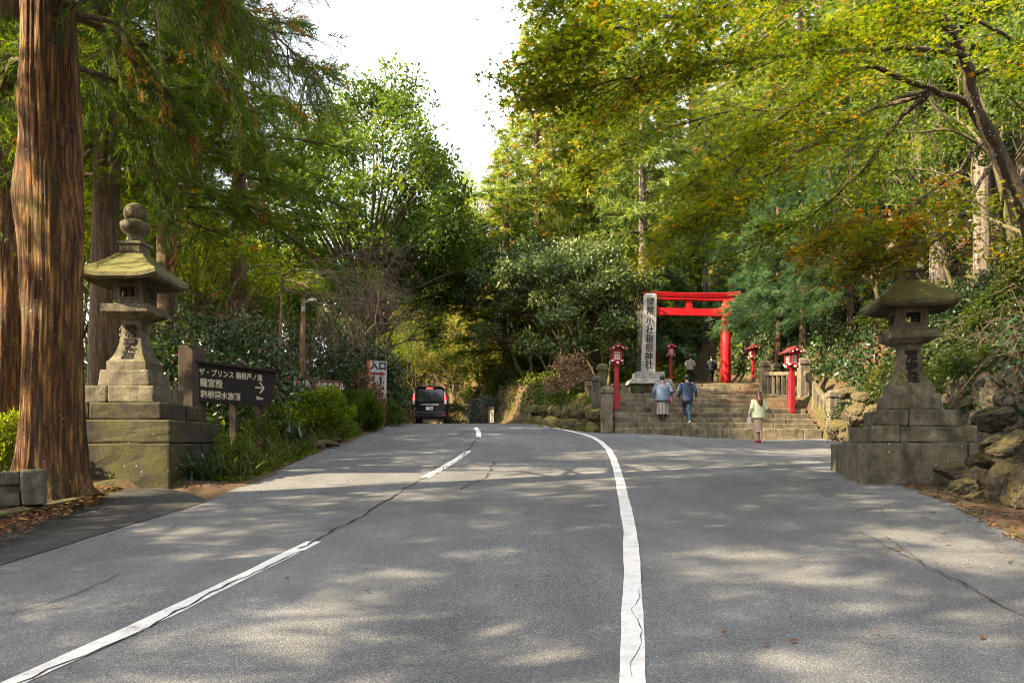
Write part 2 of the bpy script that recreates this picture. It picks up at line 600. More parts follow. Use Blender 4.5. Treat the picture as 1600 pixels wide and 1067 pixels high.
M['pale_bark'] = bark_mat('pale_bark', (.04, .03, .022), (.12, .095, .07), (.25, .21, .165), 1.0, .15, .6, .6)
M['maple_bark'] = bark_mat('maple_bark', (.022, .015, .010), (.06, .044, .03), (.12, .095, .065), 1.2, .25, .75, .5)
M['mossy_bark'] = bark_mat('mossy_bark', (.03, .025, .012), (.085, .07, .03), (.15, .125, .055), 1.2, .65, .1, .6)
M['twig'] = plain_mat('twig', (.10, .062, .040), .9, var=.4)
M['dry_twig'] = plain_mat('dry_twig', (.17, .115, .078), .9, var=.4)
M['white_line'] = None
M['leaf_cedar'] = leaf_mat('cedar_needles', [(0, (.018, .034, .009)), (.4, (.036, .066, .012)), (.75, (.068, .10, .014)), (.93, (.11, .12, .018)), (1, (.17, .07, .02))], .44, .6, .12, (1.9, 1.8, .35), 1.5)
M['leaf_hinoki'] = leaf_mat('conifer_needles', [(0, (.022, .05, .028)), (.5, (.045, .085, .045)), (.85, (.075, .12, .06)), (1, (.11, .085, .05))], .35, .6, .12, (1.5, 1.6, .8), 1.15)
M['leaf_hill'] = leaf_mat('hill_cedar_needles', [(0, (.045, .085, .028)), (.4, (.10, .15, .036)), (.75, (.18, .215, .05)), (.93, (.25, .22, .06)), (1, (.24, .13, .05))], .42, .6, .12, (1.8, 1.6, .5), 1.3)
M['leaf_broad'] = leaf_mat('broad_leaves', [(0, (.022, .044, .010)), (.5, (.048, .080, .014)), (.9, (.088, .118, .018)), (1, (.15, .14, .02))], .44, .5, .24, (1.9, 1.7, .40), 1.3)
M['leaf_light'] = leaf_mat('light_leaves', [(0, (.045, .075, .014)), (.5, (.085, .13, .02)), (.9, (.14, .16, .022)), (1, (.19, .14, .02))], .58, .55, .15, (2.0, 1.8, .35), 1.15)
M['leaf_gloss'] = leaf_mat('glossy_leaves', [(0, (.016, .040, .014)), (.55, (.032, .068, .022)), (.9, (.065, .10, .03)), (1, (.12, .12, .03))], .24, .34, .45, (1.6, 1.5, .5))
M['leaf_pale'] = leaf_mat('pale_glossy_leaves', [(0, (.026, .05, .014)), (.5, (.07, .105, .030)), (.9, (.14, .175, .06)), (1, (.17, .20, .10))], .28, .42, .35, (1.5, 1.5, .6))
M['leaf_maple'] = leaf_mat('maple_leaves', [(0, (.035, .060, .010)), (.35, (.065, .100, .012)), (.65, (.115, .130, .013)), (.85, (.17, .145, .014)), (.95, (.24, .11, .012)), (1, (.26, .06, .012))], .60, .55, .12, (2.1, 1.95, .35), 1.28)
M['leaf_autumn'] = leaf_mat('autumn_leaves', [(0, (.10, .10, .02)), (.4, (.21, .14, .025)), (.75, (.30, .13, .03)), (1, (.30, .09, .03))], .5, .6, .2, (1.2, 1.0, .5))
M['leaf_olive'] = leaf_mat('olive_leaves', [(0, (.05, .06, .016)), (.5, (.10, .11, .02)), (1, (.20, .15, .04))], .5, .6, .2)
M['leaf_brown'] = leaf_mat('withered_leaves', [(0, (.10, .055, .03)), (.5, (.19, .125, .075)), (1, (.28, .20, .13))], .35, .7, .15, (1.1, .95, .7))
M['leaf_blue'] = leaf_mat('bluish_leaves', [(0, (.06, .09, .075)), (1, (.15, .20, .18))], .3, .5, .3, (1, 1.1, .8))
M['leaf_strap'] = leaf_mat('strap_leaves', [(0, (.015, .040, .018)), (.6, (.03, .075, .03)), (1, (.06, .11, .04))], .25, .28, .7)
M['leaf_grass'] = leaf_mat('grass_blades', [(0, (.03, .05, .012)), (.5, (.065, .10, .018)), (.85, (.12, .14, .025)), (1, (.20, .16, .06))], .45, .5, .3)
M['leaf_litter'] = leaf_mat('fallen_leaf', [(0, (.06, .025, .012)), (.4, (.15, .065, .028)), (.8, (.24, .13, .05)), (1, (.30, .20, .06))], .2, .8, .2, (1, .9, .6))
M['flower'] = plain_mat('red_petal', (.45, .02, .025), .5)
M['red_paint'] = plain_mat('vermilion_paint', (.47, .008, .012), .5, var=.22, scale=2.5, bumps=.08, spec=.3)
M['red_lamp'] = plain_mat('crimson_paint', (.34, .010, .020), .5, var=.25, scale=6, bumps=.05)
M['lamp_roof'] = plain_mat('dark_red_roof', (.10, .018, .022), .45, var=.3)
M['white_paint'] = plain_mat('white_paint', (.72, .70, .66), .5, var=.08)
M['lamp_paper'] = plain_mat('white_pane', (.70, .66, .55), .5, var=.08)
M['ink'] = plain_mat('black_ink', (.016, .015, .013), .8, var=.3)
M['carved'] = plain_mat('carved_letter', (.012, .010, .008), .95, var=.5, scale=40)
M['dark_board'] = plain_mat('dark_board', (.006, .0035, .003), .8, var=.35, scale=5)
M['pale_letter'] = plain_mat('pale_letter', (.55, .50, .36), .6)
M['brown_board'] = plain_mat('brown_board', (.13, .062, .036), .75, var=.25, scale=6)
M['white_board'] = plain_mat('aged_white_board', (.42, .40, .34), .6, var=.12, scale=4)
M['navy'] = plain_mat('navy_letter', (.012, .014, .06), .6)
M['red_sign'] = plain_mat('red_arrow', (.20, .015, .012), .6)
M['orange_wood'] = plain_mat('orange_wood', (.42, .13, .05), .8, var=.3)
M['old_wood'] = plain_mat('old_wood', (.045, .030, .018), .9, var=.4, scale=5, bumps=.5)
M['pole_wood'] = plain_mat('weathered_pole', (.19, .11, .055), .85, var=.35, scale=5, bumps=.4)
M['grey_metal'] = plain_mat('grey_metal', (.50, .52, .54), .35, .3)
M['dark_metal'] = plain_mat('dark_metal', (.05, .05, .05), .5, .5)
M['crack'] = plain_mat('road_crack', (.012, .011, .010), 1.0)
# ------------------------------------------------------------------ terrain
def smooth(x):
    x = np.clip(x, 0, 1)
    return x * x * (3 - 2 * x)


def prof(Y):
    """height of the road along its length: an 8 % climb, a crest, then gently down"""
    Y = np.asarray(Y, dtype=float)
    s = .08333
    z = s * np.minimum(Y, 30)
    t = np.clip((Y - 30) / 6, 0, 1)
    z = z + s * 6 * (t - t * t / 2)
    t2 = np.clip(Y - 44, 0, None)
    z = z - np.minimum(.0025 * t2 * t2, .06 * t2)
    return z


def XL(Y):
    return np.interp(Y, [-40, 0, 7, 10.7, 17, 28.8, 33, 40, 60, 90], [-5.2, -4.75, -4.62, -4.25, -4.55, -4.85, -5.0, -5.9, -11, -24])


def XE(Y):
    """right edge of the main road beyond the plaza"""
    return np.interp(Y, [0, 24, 25.5, 28, 32, 36, 44, 60, 90], [3, 3.2, 3.0, 2.0, .75, .1, -1.2, -6, -18])


def XR(Y):
    """right limit of the asphalt"""
    Y = np.asarray(Y, dtype=float)
    near = np.interp(Y, [-40, 0, 4, 8, 10.9, 12.4, 14.6, 16, 20, 23, 27.3], [4.6, 4.7, 4.9, 5.33, 6.15, 6.3, 6.25, 7.4, 9.6, 10.4, 11.2])
    return np.where(Y < 27.3, near, XE(Y) - .25)


XH_Y = [-30, 0, 7, 9, 11, 13, 17, 21, 26, 33, 60, 90]
XH_X = [7.2, 7.0, 6.9, 7.6, 8.5, 9.2, 10.0, 11.0, 11.7, 12.0, 13, 13]


def ground(X, Y):
    X = np.asarray(X, dtype=float); Y = np.asarray(Y, dtype=float)
    z = prof(Y)
    z = z - .28 * smooth((X - 3) / 6) * smooth((Y - 14) / 10) * (1 - smooth((Y - 28) / 3))
    # left verge and wood
    xl = XL(Y)
    d = np.clip(xl - X, 0, None)
    z = z + .38 * smooth((d - .15) / 1.5) * smooth((Y - 13.2) / 5) + .10 * np.clip(d - 3, 0, 30) + .12 * smooth((d - .1) / .8) * (1 - smooth((Y - 11) / 3))
    # shrine terrace to the right of the road beyond the steps
    e = X - XE(Y)
    terr = np.interp(Y, [25.3, 26.3, 28.6, 33.5, 36.6, 41, 46, 60, 75, 95], [2.4, 3.0, 3.62, 3.66, 4.70, 5.02, 5.5, 7.0, 9.5, 13])
    m = smooth((e + .1) / .9) * smooth((Y - 25.6) / 1.0)
    m = m * np.where((X > 3.3) & (X < 10.9), (Y > 28.3) * 1.0, 1.0)
    z = z * (1 - m) + np.maximum(terr, z) * m
    # the steep hill on the right
    xh = np.interp(Y, XH_Y, XH_X)
    h = np.clip(X - xh, 0, None)
    base = 1.7 * smooth(h / .7) + np.minimum(1.05 * np.clip(h - .5, 0, None), 8 + .30 * h)
    z = z + base * (1 - .0 * Y)
    # wooded rise behind the terrace
    z = z + .16 * np.clip(Y - 56, 0, 60) * smooth((X - XE(Y) - 1) / 6)
    z = z + .10 * np.clip(Y - 62, 0, 80) * smooth((XL(Y) - X - 2) / 8)
    # the far side of the bend
    z = z + .16 * np.clip(Y - 75, 0, 80)
    return z


def gz(x, y):
    return float(ground(x, y))


def rough(X, Y):
    return .05 * np.sin(X * 1.7 + np.sin(Y * 1.3)) * np.sin(Y * 2.1 + 1.3 * np.sin(X * .9)) + .03 * np.sin(X * 5.1 + Y * 3.3)


def soil_mat():
    m, nt, b, out = new_mat('forest_soil')
    v = coords(nt)
    n1 = noise_n(nt, v, .7, 8, .65)
    n2 = noise_n(nt, v, 16, 5, .75)
    c = ramp(nt, n2, [(.3, (.025, .016, .008)), (.5, (.075, .042, .02)), (.68, (.16, .085, .035))])
    mo = ramp(nt, n1, [(.46, 0.0), (.6, .85)])
    c = mixc(nt, mo, c, mixc(nt, noise_n(nt, v, 9, 4), (.03, .032, .008), (.11, .10, .018)))
    nt.links.new(c, b.inputs['Base Color'])
    b.inputs['Roughness'].default_value = .95
    bump(nt, b, n2, .9, .05)
    return m


M['soil'] = soil_mat()
M['line'] = None


def line_mat():
    m, nt, b, out = new_mat('worn_road_paint')
    v = coords(nt)
    w = noise_n(nt, v, 5, 8, .75)
    f = noise_n(nt, v, 120, 2, .8)
    k = math_n(nt, 'ADD', w, math_n(nt, 'MULTIPLY', f, .45))
    c = ramp(nt, k, [(.50, (.12, .115, .105)), (.58, (.50, .48, .45)), (.75, (.66, .64, .61))])
    nt.links.new(c, b.inputs['Base Color'])
    b.inputs['Roughness'].default_value = .7
    bump(nt, b, f, .3, .01)
    return m


M['line'] = line_mat()

xs = np.concatenate([[-300, -200, -140, -100, -75, -60, -50, -42, -36, -31, -27, -24, -21.5, -19, -17, -15.5], np.arange(-14.4, 16.2, .36), [17, 18.5, 20, 22, 24.5, 27, 30, 34, 39, 45, 55, 70, 100, 150, 220, 300]])
ys = np.concatenate([[-300, -200, -120, -80, -55, -40, -30, -24, -19, -15, -12, -9, -6.5, -4.5, -3, -1.5], np.arange(0, 48, .36), np.arange(48.5, 66, 1.2), [68, 71, 74, 78, 83, 90, 100, 115, 140, 180, 240, 300]])
GX, GY = np.meshgrid(xs, ys, indexing='ij')
GZ = ground(GX, GY)
inroad = (GX > XL(GY) + .1) & (GX < XR(GY) - .1)
inpave = (GX > np.interp(GY, [5.6, 8, 10, 12], [-5.35, -5.6, -5.9, -5.9]) + .1) & (GX < -4.2) & (GY > 5.6) & (GY < 12.0)
instep = (GX > 3.2) & (GX < 11.0) & (GY > 25) & (GY < 38)
GZ = np.where(inroad, GZ - .09, GZ + .02 + rough(GX, GY) * smooth(np.minimum(np.abs(GX - XL(GY)), np.abs(GX - XR(GY))) / 1.2))
GZ = np.where(inpave, prof(GY) - .09, GZ)
GZ = np.where(instep, GZ - .16, GZ)
nx, ny = GX.shape
V = np.stack([GX, GY, GZ], -1).reshape(-1, 3)
ii, jj = np.meshgrid(np.arange(nx - 1), np.arange(ny - 1), indexing='ij')
a = (ii * ny + jj).ravel()
q = np.stack([a, a + ny, a + ny + 1, a + 1], -1)
tag(mobj('ground', np_mesh('ground', V, [q], M['soil'], smooth=True)), kind='structure')


def strip(name, Ys, left, right, nc, mat, dz, kind='structure', wob=0.0):
    """sheet on the ground between two edges"""
    Ys = np.asarray(Ys, dtype=float)
    L = np.asarray([left(y) for y in Ys]); Rr = np.asarray([right(y) for y in Ys])
    if wob:
        L = L + wob * np.sin(Ys * 3.1) + wob * .6 * np.sin(Ys * 7.7); Rr = Rr + wob * np.sin(Ys * 2.6 + 1) + wob * .6 * np.sin(Ys * 8.3)
    t = np.linspace(0, 1, nc)
    X = L[:, None] + (Rr - L)[:, None] * t[None]
    Y = np.repeat(Ys[:, None], nc, 1)
    Z = road_z(X, Y) + dz
    n, m = X.shape
    V = np.stack([X, Y, Z], -1).reshape(-1, 3)
    i, j = np.meshgrid(np.arange(n - 1), np.arange(m - 1), indexing='ij')
    a = (i * m + j).ravel()
    q = np.stack([a, a + 1, a + m + 1, a + m], -1)
    o = mobj(name, np_mesh(name, V, [q], mat, smooth=True))
    return tag(o, kind=kind)


def road_z(X, Y):
    z = prof(Y)
    z = z - .28 * smooth((X - 3) / 6) * smooth((np.asarray(Y) - 14) / 10) * (1 - smooth((np.asarray(Y) - 28) / 3))
    return z


roadY = np.concatenate([[-40, -25, -15, -9, -5, -2, 0, 1, 2], np.arange(2.5, 44, .3), np.arange(44, 92, 1.0)])
strip('road', roadY, lambda y: float(XL(y)), lambda y: float(XR(y)), 48, M['asphalt'], 0.0, wob=.015)
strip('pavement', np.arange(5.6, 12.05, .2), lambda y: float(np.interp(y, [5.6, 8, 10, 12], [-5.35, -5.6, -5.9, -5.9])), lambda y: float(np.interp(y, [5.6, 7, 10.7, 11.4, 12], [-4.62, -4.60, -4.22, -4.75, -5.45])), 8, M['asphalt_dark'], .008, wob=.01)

CL = ([2, 4.19, 5.5, 7.92, 10.5, 13.5, 16, 18.6, 21, 23.6, 26, 28.8, 33, 38, 50], [-3.3, -2.72, -2.44, -2.05, -1.77, -1.50, -1.24, -1.06, -1.0, -1.02, -1.13, -1.36, -1.9, -2.8, -6])
RL = ([-6, 2, 4.19, 6.5, 8.6, 10.9, 13.3, 16.3, 19, 21.7, 23.5, 25, 28, 32, 38, 50], [-.2, .40, .655, 1.02, 1.32, 1.585, 1.86, 2.17, 2.40, 2.50, 2.48, 2.33, 1.75, .55, -.5, -3.6])


def cl(y): return float(np.interp(y, *CL))
def rl(y): return float(np.interp(y, *RL))


for y0, y1 in ((2.2, 7.95), (13.4, 18.7), (23.5, 28.9), (33.6, 38)):
    strip('road_marking', np.linspace(y0, y1, 30), lambda y: cl(y) - .075, lambda y: cl(y) + .075, 3, M['line'], .005, wob=.006)
strip('road_marking', np.concatenate([[-6, -3, 0, 1.5], np.linspace(2.5, 45, 160)]), lambda y: rl(y) - .075, lambda y: rl(y) + .075, 3, M['line'], .005, wob=.004)


def crack(pts, w, seed):
    """a jagged crack in the asphalt"""
    r = random.Random(seed)
    pts = [Vector((p[0], p[1], 0)) for p in pts]
    path = []
    for p, q in zip(pts[:-1], pts[1:]):
        n = max(2, int((q - p).length / .11))
        for k in range(n):
            path.append(p.lerp(q, k / n))
    path.append(pts[-1])
    off = 0
    V = []
    for i, p in enumerate(path):
        d = (path[min(i + 1, len(path) - 1)] - path[max(i - 1, 0)]).normalized()
        s = Vector((-d.y, d.x, 0))
        off = off * .8 + r.uniform(-.028, .028)
        ww = w * r.uniform(.25, 1.25)
        for sg in (-1, 1):
            pp = p + s * (off + sg * ww / 2)
            V.append((pp.x, pp.y, float(road_z(pp.x, pp.y)) + .0095))
    F = [(2 * i, 2 * i + 1, 2 * i + 3, 2 * i + 2) for i in range(len(path) - 1)]
    return tag(mobj('road_crack', np_mesh('road_crack', V, [F], M['crack'])), kind='structure')


crack([(cl(y) + .05, y) for y in np.arange(3, 8, .5)], .022, 1)
crack([(cl(y) + .02, y) for y in np.arange(7.6, 14.2, .5)], .030, 2)
crack([(cl(y) - .02, y) for y in np.arange(17.5, 24, .7)], .03, 3)
crack([(cl(y) + .03, y) for y in np.arange(13.6, 18.4, .6)], .012, 13)
def GP(x, y):
    Y = CAM_Z * FPX / (y - 600.0)
    return ((x - 800) / FPX * Y, Y)
crack([GP(1345, 830), GP(1400, 862), GP(1470, 898), GP(1540, 935), GP(1610, 968)], .012, 4)
crack([GP(1385, 838), GP(1480, 905), GP(1600, 962)], .010, 14)
crack([GP(720, 765), GP(760, 745), GP(770, 722)], .025, 5)
crack([GP(20, 960), GP(110, 930), GP(190, 897)], .012, 6)
crack([GP(985, 1060), GP(990, 960), GP(1000, 900)], .006, 7)
crack([GP(655, 640 + 100), GP(725, 706)], .010, 8)
crack([GP(725, 912), GP(775, 905)], .008, 15)


# ------------------------------------------------------------------ stone lanterns
def stone_tier(root, half, z0, z1, mat, seed, joint=.12, bev=.03):
    """a tier of four butted blocks with open joints, each its own stone"""
    g = .006
    cx = half * joint * (1 if seed % 2 else -1); cyy = half * .2
    spans_x = [(-half, cx - g), (cx + g, half)]
    spans_y = [(-half, cyy - g), (cyy + g, half)]
    k = 0
    for (xa, xb) in spans_x:
        for (ya, yb) in spans_y:
            b = MB().box(((xa + xb) / 2, (ya + yb) / 2, (z0 + z1) / 2 + .004 * ((k * 7 + seed) % 3 - 1)), (xb - xa, yb - ya, z1 - z0 - .008))
            b.obj('stone_block', mat, root, bevel=bev, cuts=5, wear=.017, seed=seed + k, smooth=False)
            k += 1


def frustum_rings(rings, n_side=6):
    """square loft: rings of (half width, z[, lift at the corners])"""
    mb = MB()
    allv = []
    for ring in rings:
        h, z = ring[0], ring[1]
        lift = ring[2] if len(ring) > 2 else 0
        loop = []
        for s in range(4):
            for k in range(n_side):
                t = k / n_side * 2 - 1
                x, y = [(t, -1), (1, t), (-t, 1), (-1, -t)][s]
                loop.append((x * h, y * h, z + lift * abs(t) ** 3))
        allv.append(loop)
    m = 4 * n_side
    vs = [p for l in allv for p in l]
    fs = []
    for i in range(len(allv) - 1):
        for k in range(m):
            k2 = (k + 1) % m
            fs.append((i * m + k, i * m + k2, (i + 1) * m + k2, (i + 1) * m + k))
    fs.append(tuple(reversed(range(m))))
    fs.append(tuple(range((len(allv) - 1) * m, len(allv) * m)))
    return mb.add(vs, fs)


def stone_lantern(label, loc, rz, plinth_h, seed, vines=False):
    root = thing('stone_lantern', label, 'stone lantern', loc, rz, 'pair of tall stone lanterns flanking the road')
    h = plinth_h
    if plinth_h > .9:
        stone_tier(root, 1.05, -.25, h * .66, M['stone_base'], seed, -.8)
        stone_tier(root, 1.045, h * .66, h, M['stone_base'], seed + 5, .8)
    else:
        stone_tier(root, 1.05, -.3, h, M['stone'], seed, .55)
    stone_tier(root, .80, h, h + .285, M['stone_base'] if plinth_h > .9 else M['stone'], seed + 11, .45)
    stone_tier(root, .585, h + .285, h + .57, M['stone'], seed + 17, .3)
    o = h + .57
    MB().box((0, 0, o + .135), (.84, .84, .27), top=(.80, .80)).obj('top_step', M['stone'], root, bevel=.03, cuts=4, wear=.012, seed=seed)
    z = o + .27
    # shaft: a low block, then a concave flare, narrow neck
    rings = [(.325, z), (.325, z + .15), (.30, z + .165), (.255, z + .24), (.215, z + .34), (.185, z + .45), (.165, z + .58), (.155, z + .70), (.158, z + .80), (.175, z + .86)]
    frustum_rings(rings).obj('shaft', M['stone'], root, wear=.004, bevel=0, seed=seed)
    zs = z + .86
    rings = [(.20, zs), (.27, zs + .03), (.385, zs + .10), (.39, zs + .115), (.39, zs + .225), (.38, zs + .235)]
    frustum_rings(rings).obj('platform', M['stone'], root, wear=.006, seed=seed + 2)
    zf = zs + .235
    # fire box: sill, lintel and corner posts so the windows are real openings
    fb = MB()
    w = .25
    fb.box((0, 0, zf + .05), (2 * w, 2 * w, .10))
    fb.box((0, 0, zf + .385), (2 * w, 2 * w, .09))
    for sx in (-1, 1):
        for sy in (-1, 1):
            fb.box((sx * (w - .05), sy * (w - .05), zf + .22), (.10, .10, .24))
    fb.obj('fire_box', M['stone'], root, wear=.003, seed=seed)
    for a in range(4):
        wf = MB()
        Mr = Matrix.Rotation(a * math.pi / 2, 3, 'Z')
        for (cx, cz, sx, sz) in ((-.135, .22, .03, .24), (.135, .22, .03, .24), (0, .115, .24, .03), (0, .325, .24, .03)):
            wf.box(Mr @ Vector((cx, -w - .002, zf + cz)), (sx, .03, sz), mat=Mr)
        wf.obj('window_frame', M['stone'], root)
    zr = zf + .43
    # roof: concave slopes, corners turned up, thick eave
    rings = [(.30, zr + .02), (.60, zr - .075, .05), (.64, zr - .03, .065), (.63, zr + .035, .07), (.53, zr + .12, .045), (.42, zr + .215, .03), (.33, zr + .315, .012), (.25, zr + .40), (.23, zr + .44)]
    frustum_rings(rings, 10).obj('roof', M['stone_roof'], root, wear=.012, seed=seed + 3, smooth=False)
    zn = zr + .44
    nk = MB()
    nk.box((0, 0, zn + .085), (.36, .36, .17))
    nk.box((0, 0, zn + .19), (.42, .42, .045))
    nk.obj('neck', M['stone'], root, bevel=.008)
    lat = MB()
    for a in range(4):
        Mr = Matrix.Rotation(a * math.pi / 2, 3, 'Z')
        for k in range(9):
            lat.box(Mr @ Vector((-.144 + k * .036, -.186, zn + .085)), (.014, .012, .13), mat=Mr)
        for k in range(4):
            lat.box(Mr @ Vector((0, -.184, zn + .032 + k * .036)), (.30, .010, .010), mat=Mr)
    lat.obj('lattice', M['stone'], root)
    zt = zn + .212
    MB().lathe([(.13, zt), (.145, zt + .04), (.135, zt + .10), (.12, zt + .14), (.17, zt + .17), (.225, zt + .24), (.24, zt + .31), (.21, zt + .36), (.15, zt + .385)], 20).obj('lotus', M['stone'], root, smooth=True, wear=.014, seed=seed)
    MB().lathe([(.12, zt + .385), (.165, zt + .43), (.185, zt + .50), (.178, zt + .57), (.14, zt + .63), (.07, zt + .675), (.015, zt + .70)], 20).obj('finial', M['stone'], root, smooth=True, wear=.008, seed=seed)
    # carved inscription leaning with the front face of the shaft
    for ch, y0, zz, sz in (('常', -.172, z + .66, .21), ('夜', -.196, z + .455, .21), ('燈', -.247, z + .27, .21)):
        tilt = {'常': .10, '夜': .17, '燈': .45}[ch]
        text_obj('inscription', ch, M['carved'], root, (0, y0 - .007, zz), (1, 0, 0), (0, math.sin(tilt), math.cos(tilt)), sz, .006, .006)
    return root


LAN_L = (-6.40, 13.05)
LAN_R = (6.94, 13.45)
stone_lantern('tall mossy stone lantern on a high plinth beside the big cedar trunk', (LAN_L[0], LAN_L[1], .99), 0, 1.09, 3)
stone_lantern('tall grey stone lantern on low stepped plinth beside the mossy boulders', (LAN_R[0], LAN_R[1], 1.06), R(-10), .66, 41)

# ------------------------------------------------------------------ steps up to the shrine
stair = link(bpy.data.objects.new('stone_steps', None))
tag(stair, 'wide weathered stone steps climbing from the road to the red gate', 'steps')
stair.location = (3.4, 25.5, 2.12)
RISE, TREAD = .190, .36


def step_row(x0, x1, y0, y1, z0, z1, depth, seed, nmin=.9, nmax=1.7):
    """one course of cut blocks from (x0,y0) to (x1,y1), skewed ends"""
    r = random.Random(seed)
    L = x1 - x0
    cuts = [0.0]
    while cuts[-1] < L - nmax:
        cuts.append(cuts[-1] + r.uniform(nmin, nmax))
    cuts.append(L)
    for a, b in zip(cuts[:-1], cuts[1:]):
        g = .005
        xa, xb = x0 + a + g, x0 + b - g
        ya = y0 + (y1 - y0) * (a / L); yb = y0 + (y1 - y0) * (b / L)
        j = r.uniform(-.012, .012); k = r.uniform(-.006, .006)
        vs = [(xa, ya + j, z0), (xb, yb + j, z0), (xb, yb + depth, z0), (xa, ya + depth, z0),
              (xa, ya + j, z1 + k), (xb, yb + j, z1 + k), (xb, yb + depth, z1 + k), (xa, ya + depth, z1 + k)]
        mb = MB().add(vs, [(0, 3, 2, 1), (4, 5, 6, 7), (0, 1, 5, 4), (1, 2, 6, 5), (2, 3, 7, 6), (3, 0, 4, 7)])
        mb.obj('step_block', M['step'], stair, bevel=.03, wear=.008, cuts=2, seed=seed + int(a * 10))


for k in range(8):
    xl = .0 + .05 * k
    step_row(xl, 7.45, k * TREAD, 1.35 + k * TREAD, k * RISE - .25 - (.15 if k == 0 else 0), (k + 1) * RISE, .50 if k < 7 else .75, 100 + k)
for k in range(6):
    step_row(1.6, 8.3, 8.6 + k * .36, 9.4 + k * .36, 1.50 + k * .17 - .2, 1.53 + (k + 1) * .17, .5 if k < 5 else .9, 200 + k)

# ------------------------------------------------------------------ balustrades
def post(root, name, x, y, z, h, w, cap=.07, mossy=False):
    m = M['fence_stone'] if not mossy else M['stone_roof']
    mb = MB()
    mb.box((x, y, z + h * .41), (w, w, h * .82 + .3))
    mb.box((x, y, z + h * .825), (w * .8, w * .8, h * .06))
    mb.box((x, y, z + h * .89), (w + cap, w + cap, h * .10), top=(w + cap * .9, w + cap * .9))
    mb.box((x, y, z + h * .955), (w + cap * .2, w + cap * .2, h * .05), top=(w * .7, w * .7))
    mb.obj(name, m, root, bevel=.015, wear=.005, seed=int(x * 10) % 50)


def balustrade(label, posts, w, hgt, group, tops=None, nbar=7):
    root = thing('stone_balustrade', label, 'balustrade', (0, 0, 0), 0, group)
    tops = tops or [hgt] * len(posts)
    for i, (p, h) in enumerate(zip(posts, tops)):
        post(root, 'post', p[0], p[1], p[2], h, w)
    for (a, b) in zip(posts[:-1], posts[1:]):
        a = Vector(a); b = Vector(b)
        d = (b - a); d2 = Vector((d.x, d.y, 0)).normalized() * (w / 2)
        a2 = a + d2; b2 = b - d2
        for nm, hz, hh in (('top_rail', hgt * .74, .15), ('bottom_rail', hgt * .14, .14)):
            MB().bar(a2 + Vector((0, 0, hz)), b2 + Vector((0, 0, hz)), .14, hh).obj(nm, M['fence_stone'], root, bevel=.012)
        for k in range(nbar):
            t = (k + .5) / nbar
            q = a2.lerp(b2, t)
            MB().bar(q + Vector((0, 0, hgt * .14 + .07)), q + Vector((0, 0, hgt * .74 - .08)), .10, .10, (d.x, d.y, 0)).obj('baluster', M['fence_stone'], root)
    return root


# right side of the steps: rises with them
zR = float(road_z(11.0, 26.4))
balustrade('weathered stone balustrade climbing along the steps beside the hillside wall', [(11.12, 26.6, zR), (11.12, 29.3, 3.35), (11.0, 33.4, 3.7)], .36, 1.55, 'stone balustrades beside the steps', tops=[1.75, 1.75, 1.75], nbar=7)
balustrade('short stone balustrade beside the rear red lamp above the landing', [(11.25, 34.4, 3.75), (12.1, 35.2, 4.15)], .30, 1.4, 'stone balustrades beside the steps', nbar=2)
# left: newel at the foot, taller post behind and a low run along the top of the bank
root = thing('stone_post', 'square stone newel post at the foot of the steps beside the mossy bank', 'post', (3.16, 25.62, 2.10))
post(root, 'shaft', 0, 0, 0, 1.62, .38)
root = thing('stone_post', 'moss covered stone post behind the newel next to the red lamp', 'post', (3.2, 27.2, 2.9))
post(root, 'shaft', 0, 0, 0, 1.75, .32, mossy=True)
balustrade('low stone fence with thin bars on the mossy roadside bank', [(2.95, 26.9, 2.95), (2.75, 30.0, 3.25), (2.2, 33.6, 3.5)], .26, 1.22, 'stone balustrades beside the steps', nbar=8)

# ------------------------------------------------------------------ monument pillar
mz = 3.60
mon = thing('stone_monument', 'pale granite pillar carved with a column of characters beside the steps', 'monument', (5.56, 31.3, mz))
MB().box((0, 0, .28), (1.62, 1.45, .62), top=(1.56, 1.40)).obj('lower_base', M['stone_base'], mon, bevel=.04, cuts=4, wear=.02, seed=4)
MB().box((0, 0, .69), (1.74, 1.55, .20), top=(1.62, 1.45)).obj('base_slab', M['granite_rough'], mon, bevel=.03, cuts=5, wear=.03, seed=9)
MB().box((0, 0, .945), (1.14, 1.0, .31)).obj('plinth', M['granite'], mon, bevel=.012)
lean = R(1.6)
sh = MB(); sh.box((0, 0, 1.58), (.54, .46, 3.16), top=(.50, .43)); sh.box((0, 0, 3.19), (.50, .43, .06), top=(.34, .28))
so = sh.obj('pillar', M['granite'], mon, bevel=.012, loc=(-.02, 0, 1.09), rot=(0, lean, R(-4)))
for i, ch in enumerate('國幣小社箱根神社'):
    zz = [2.83, 2.47, 2.05, 1.70, 1.34, .98, .62, .30][i]
    yy = -.23 + (zz / 3.16) * .015 - .003
    text_obj('inscription', ch, M['carved'], so, (0, yy, zz), (1, 0, 0), (0, 0, 1), .36, .004, .004, sx=.95)

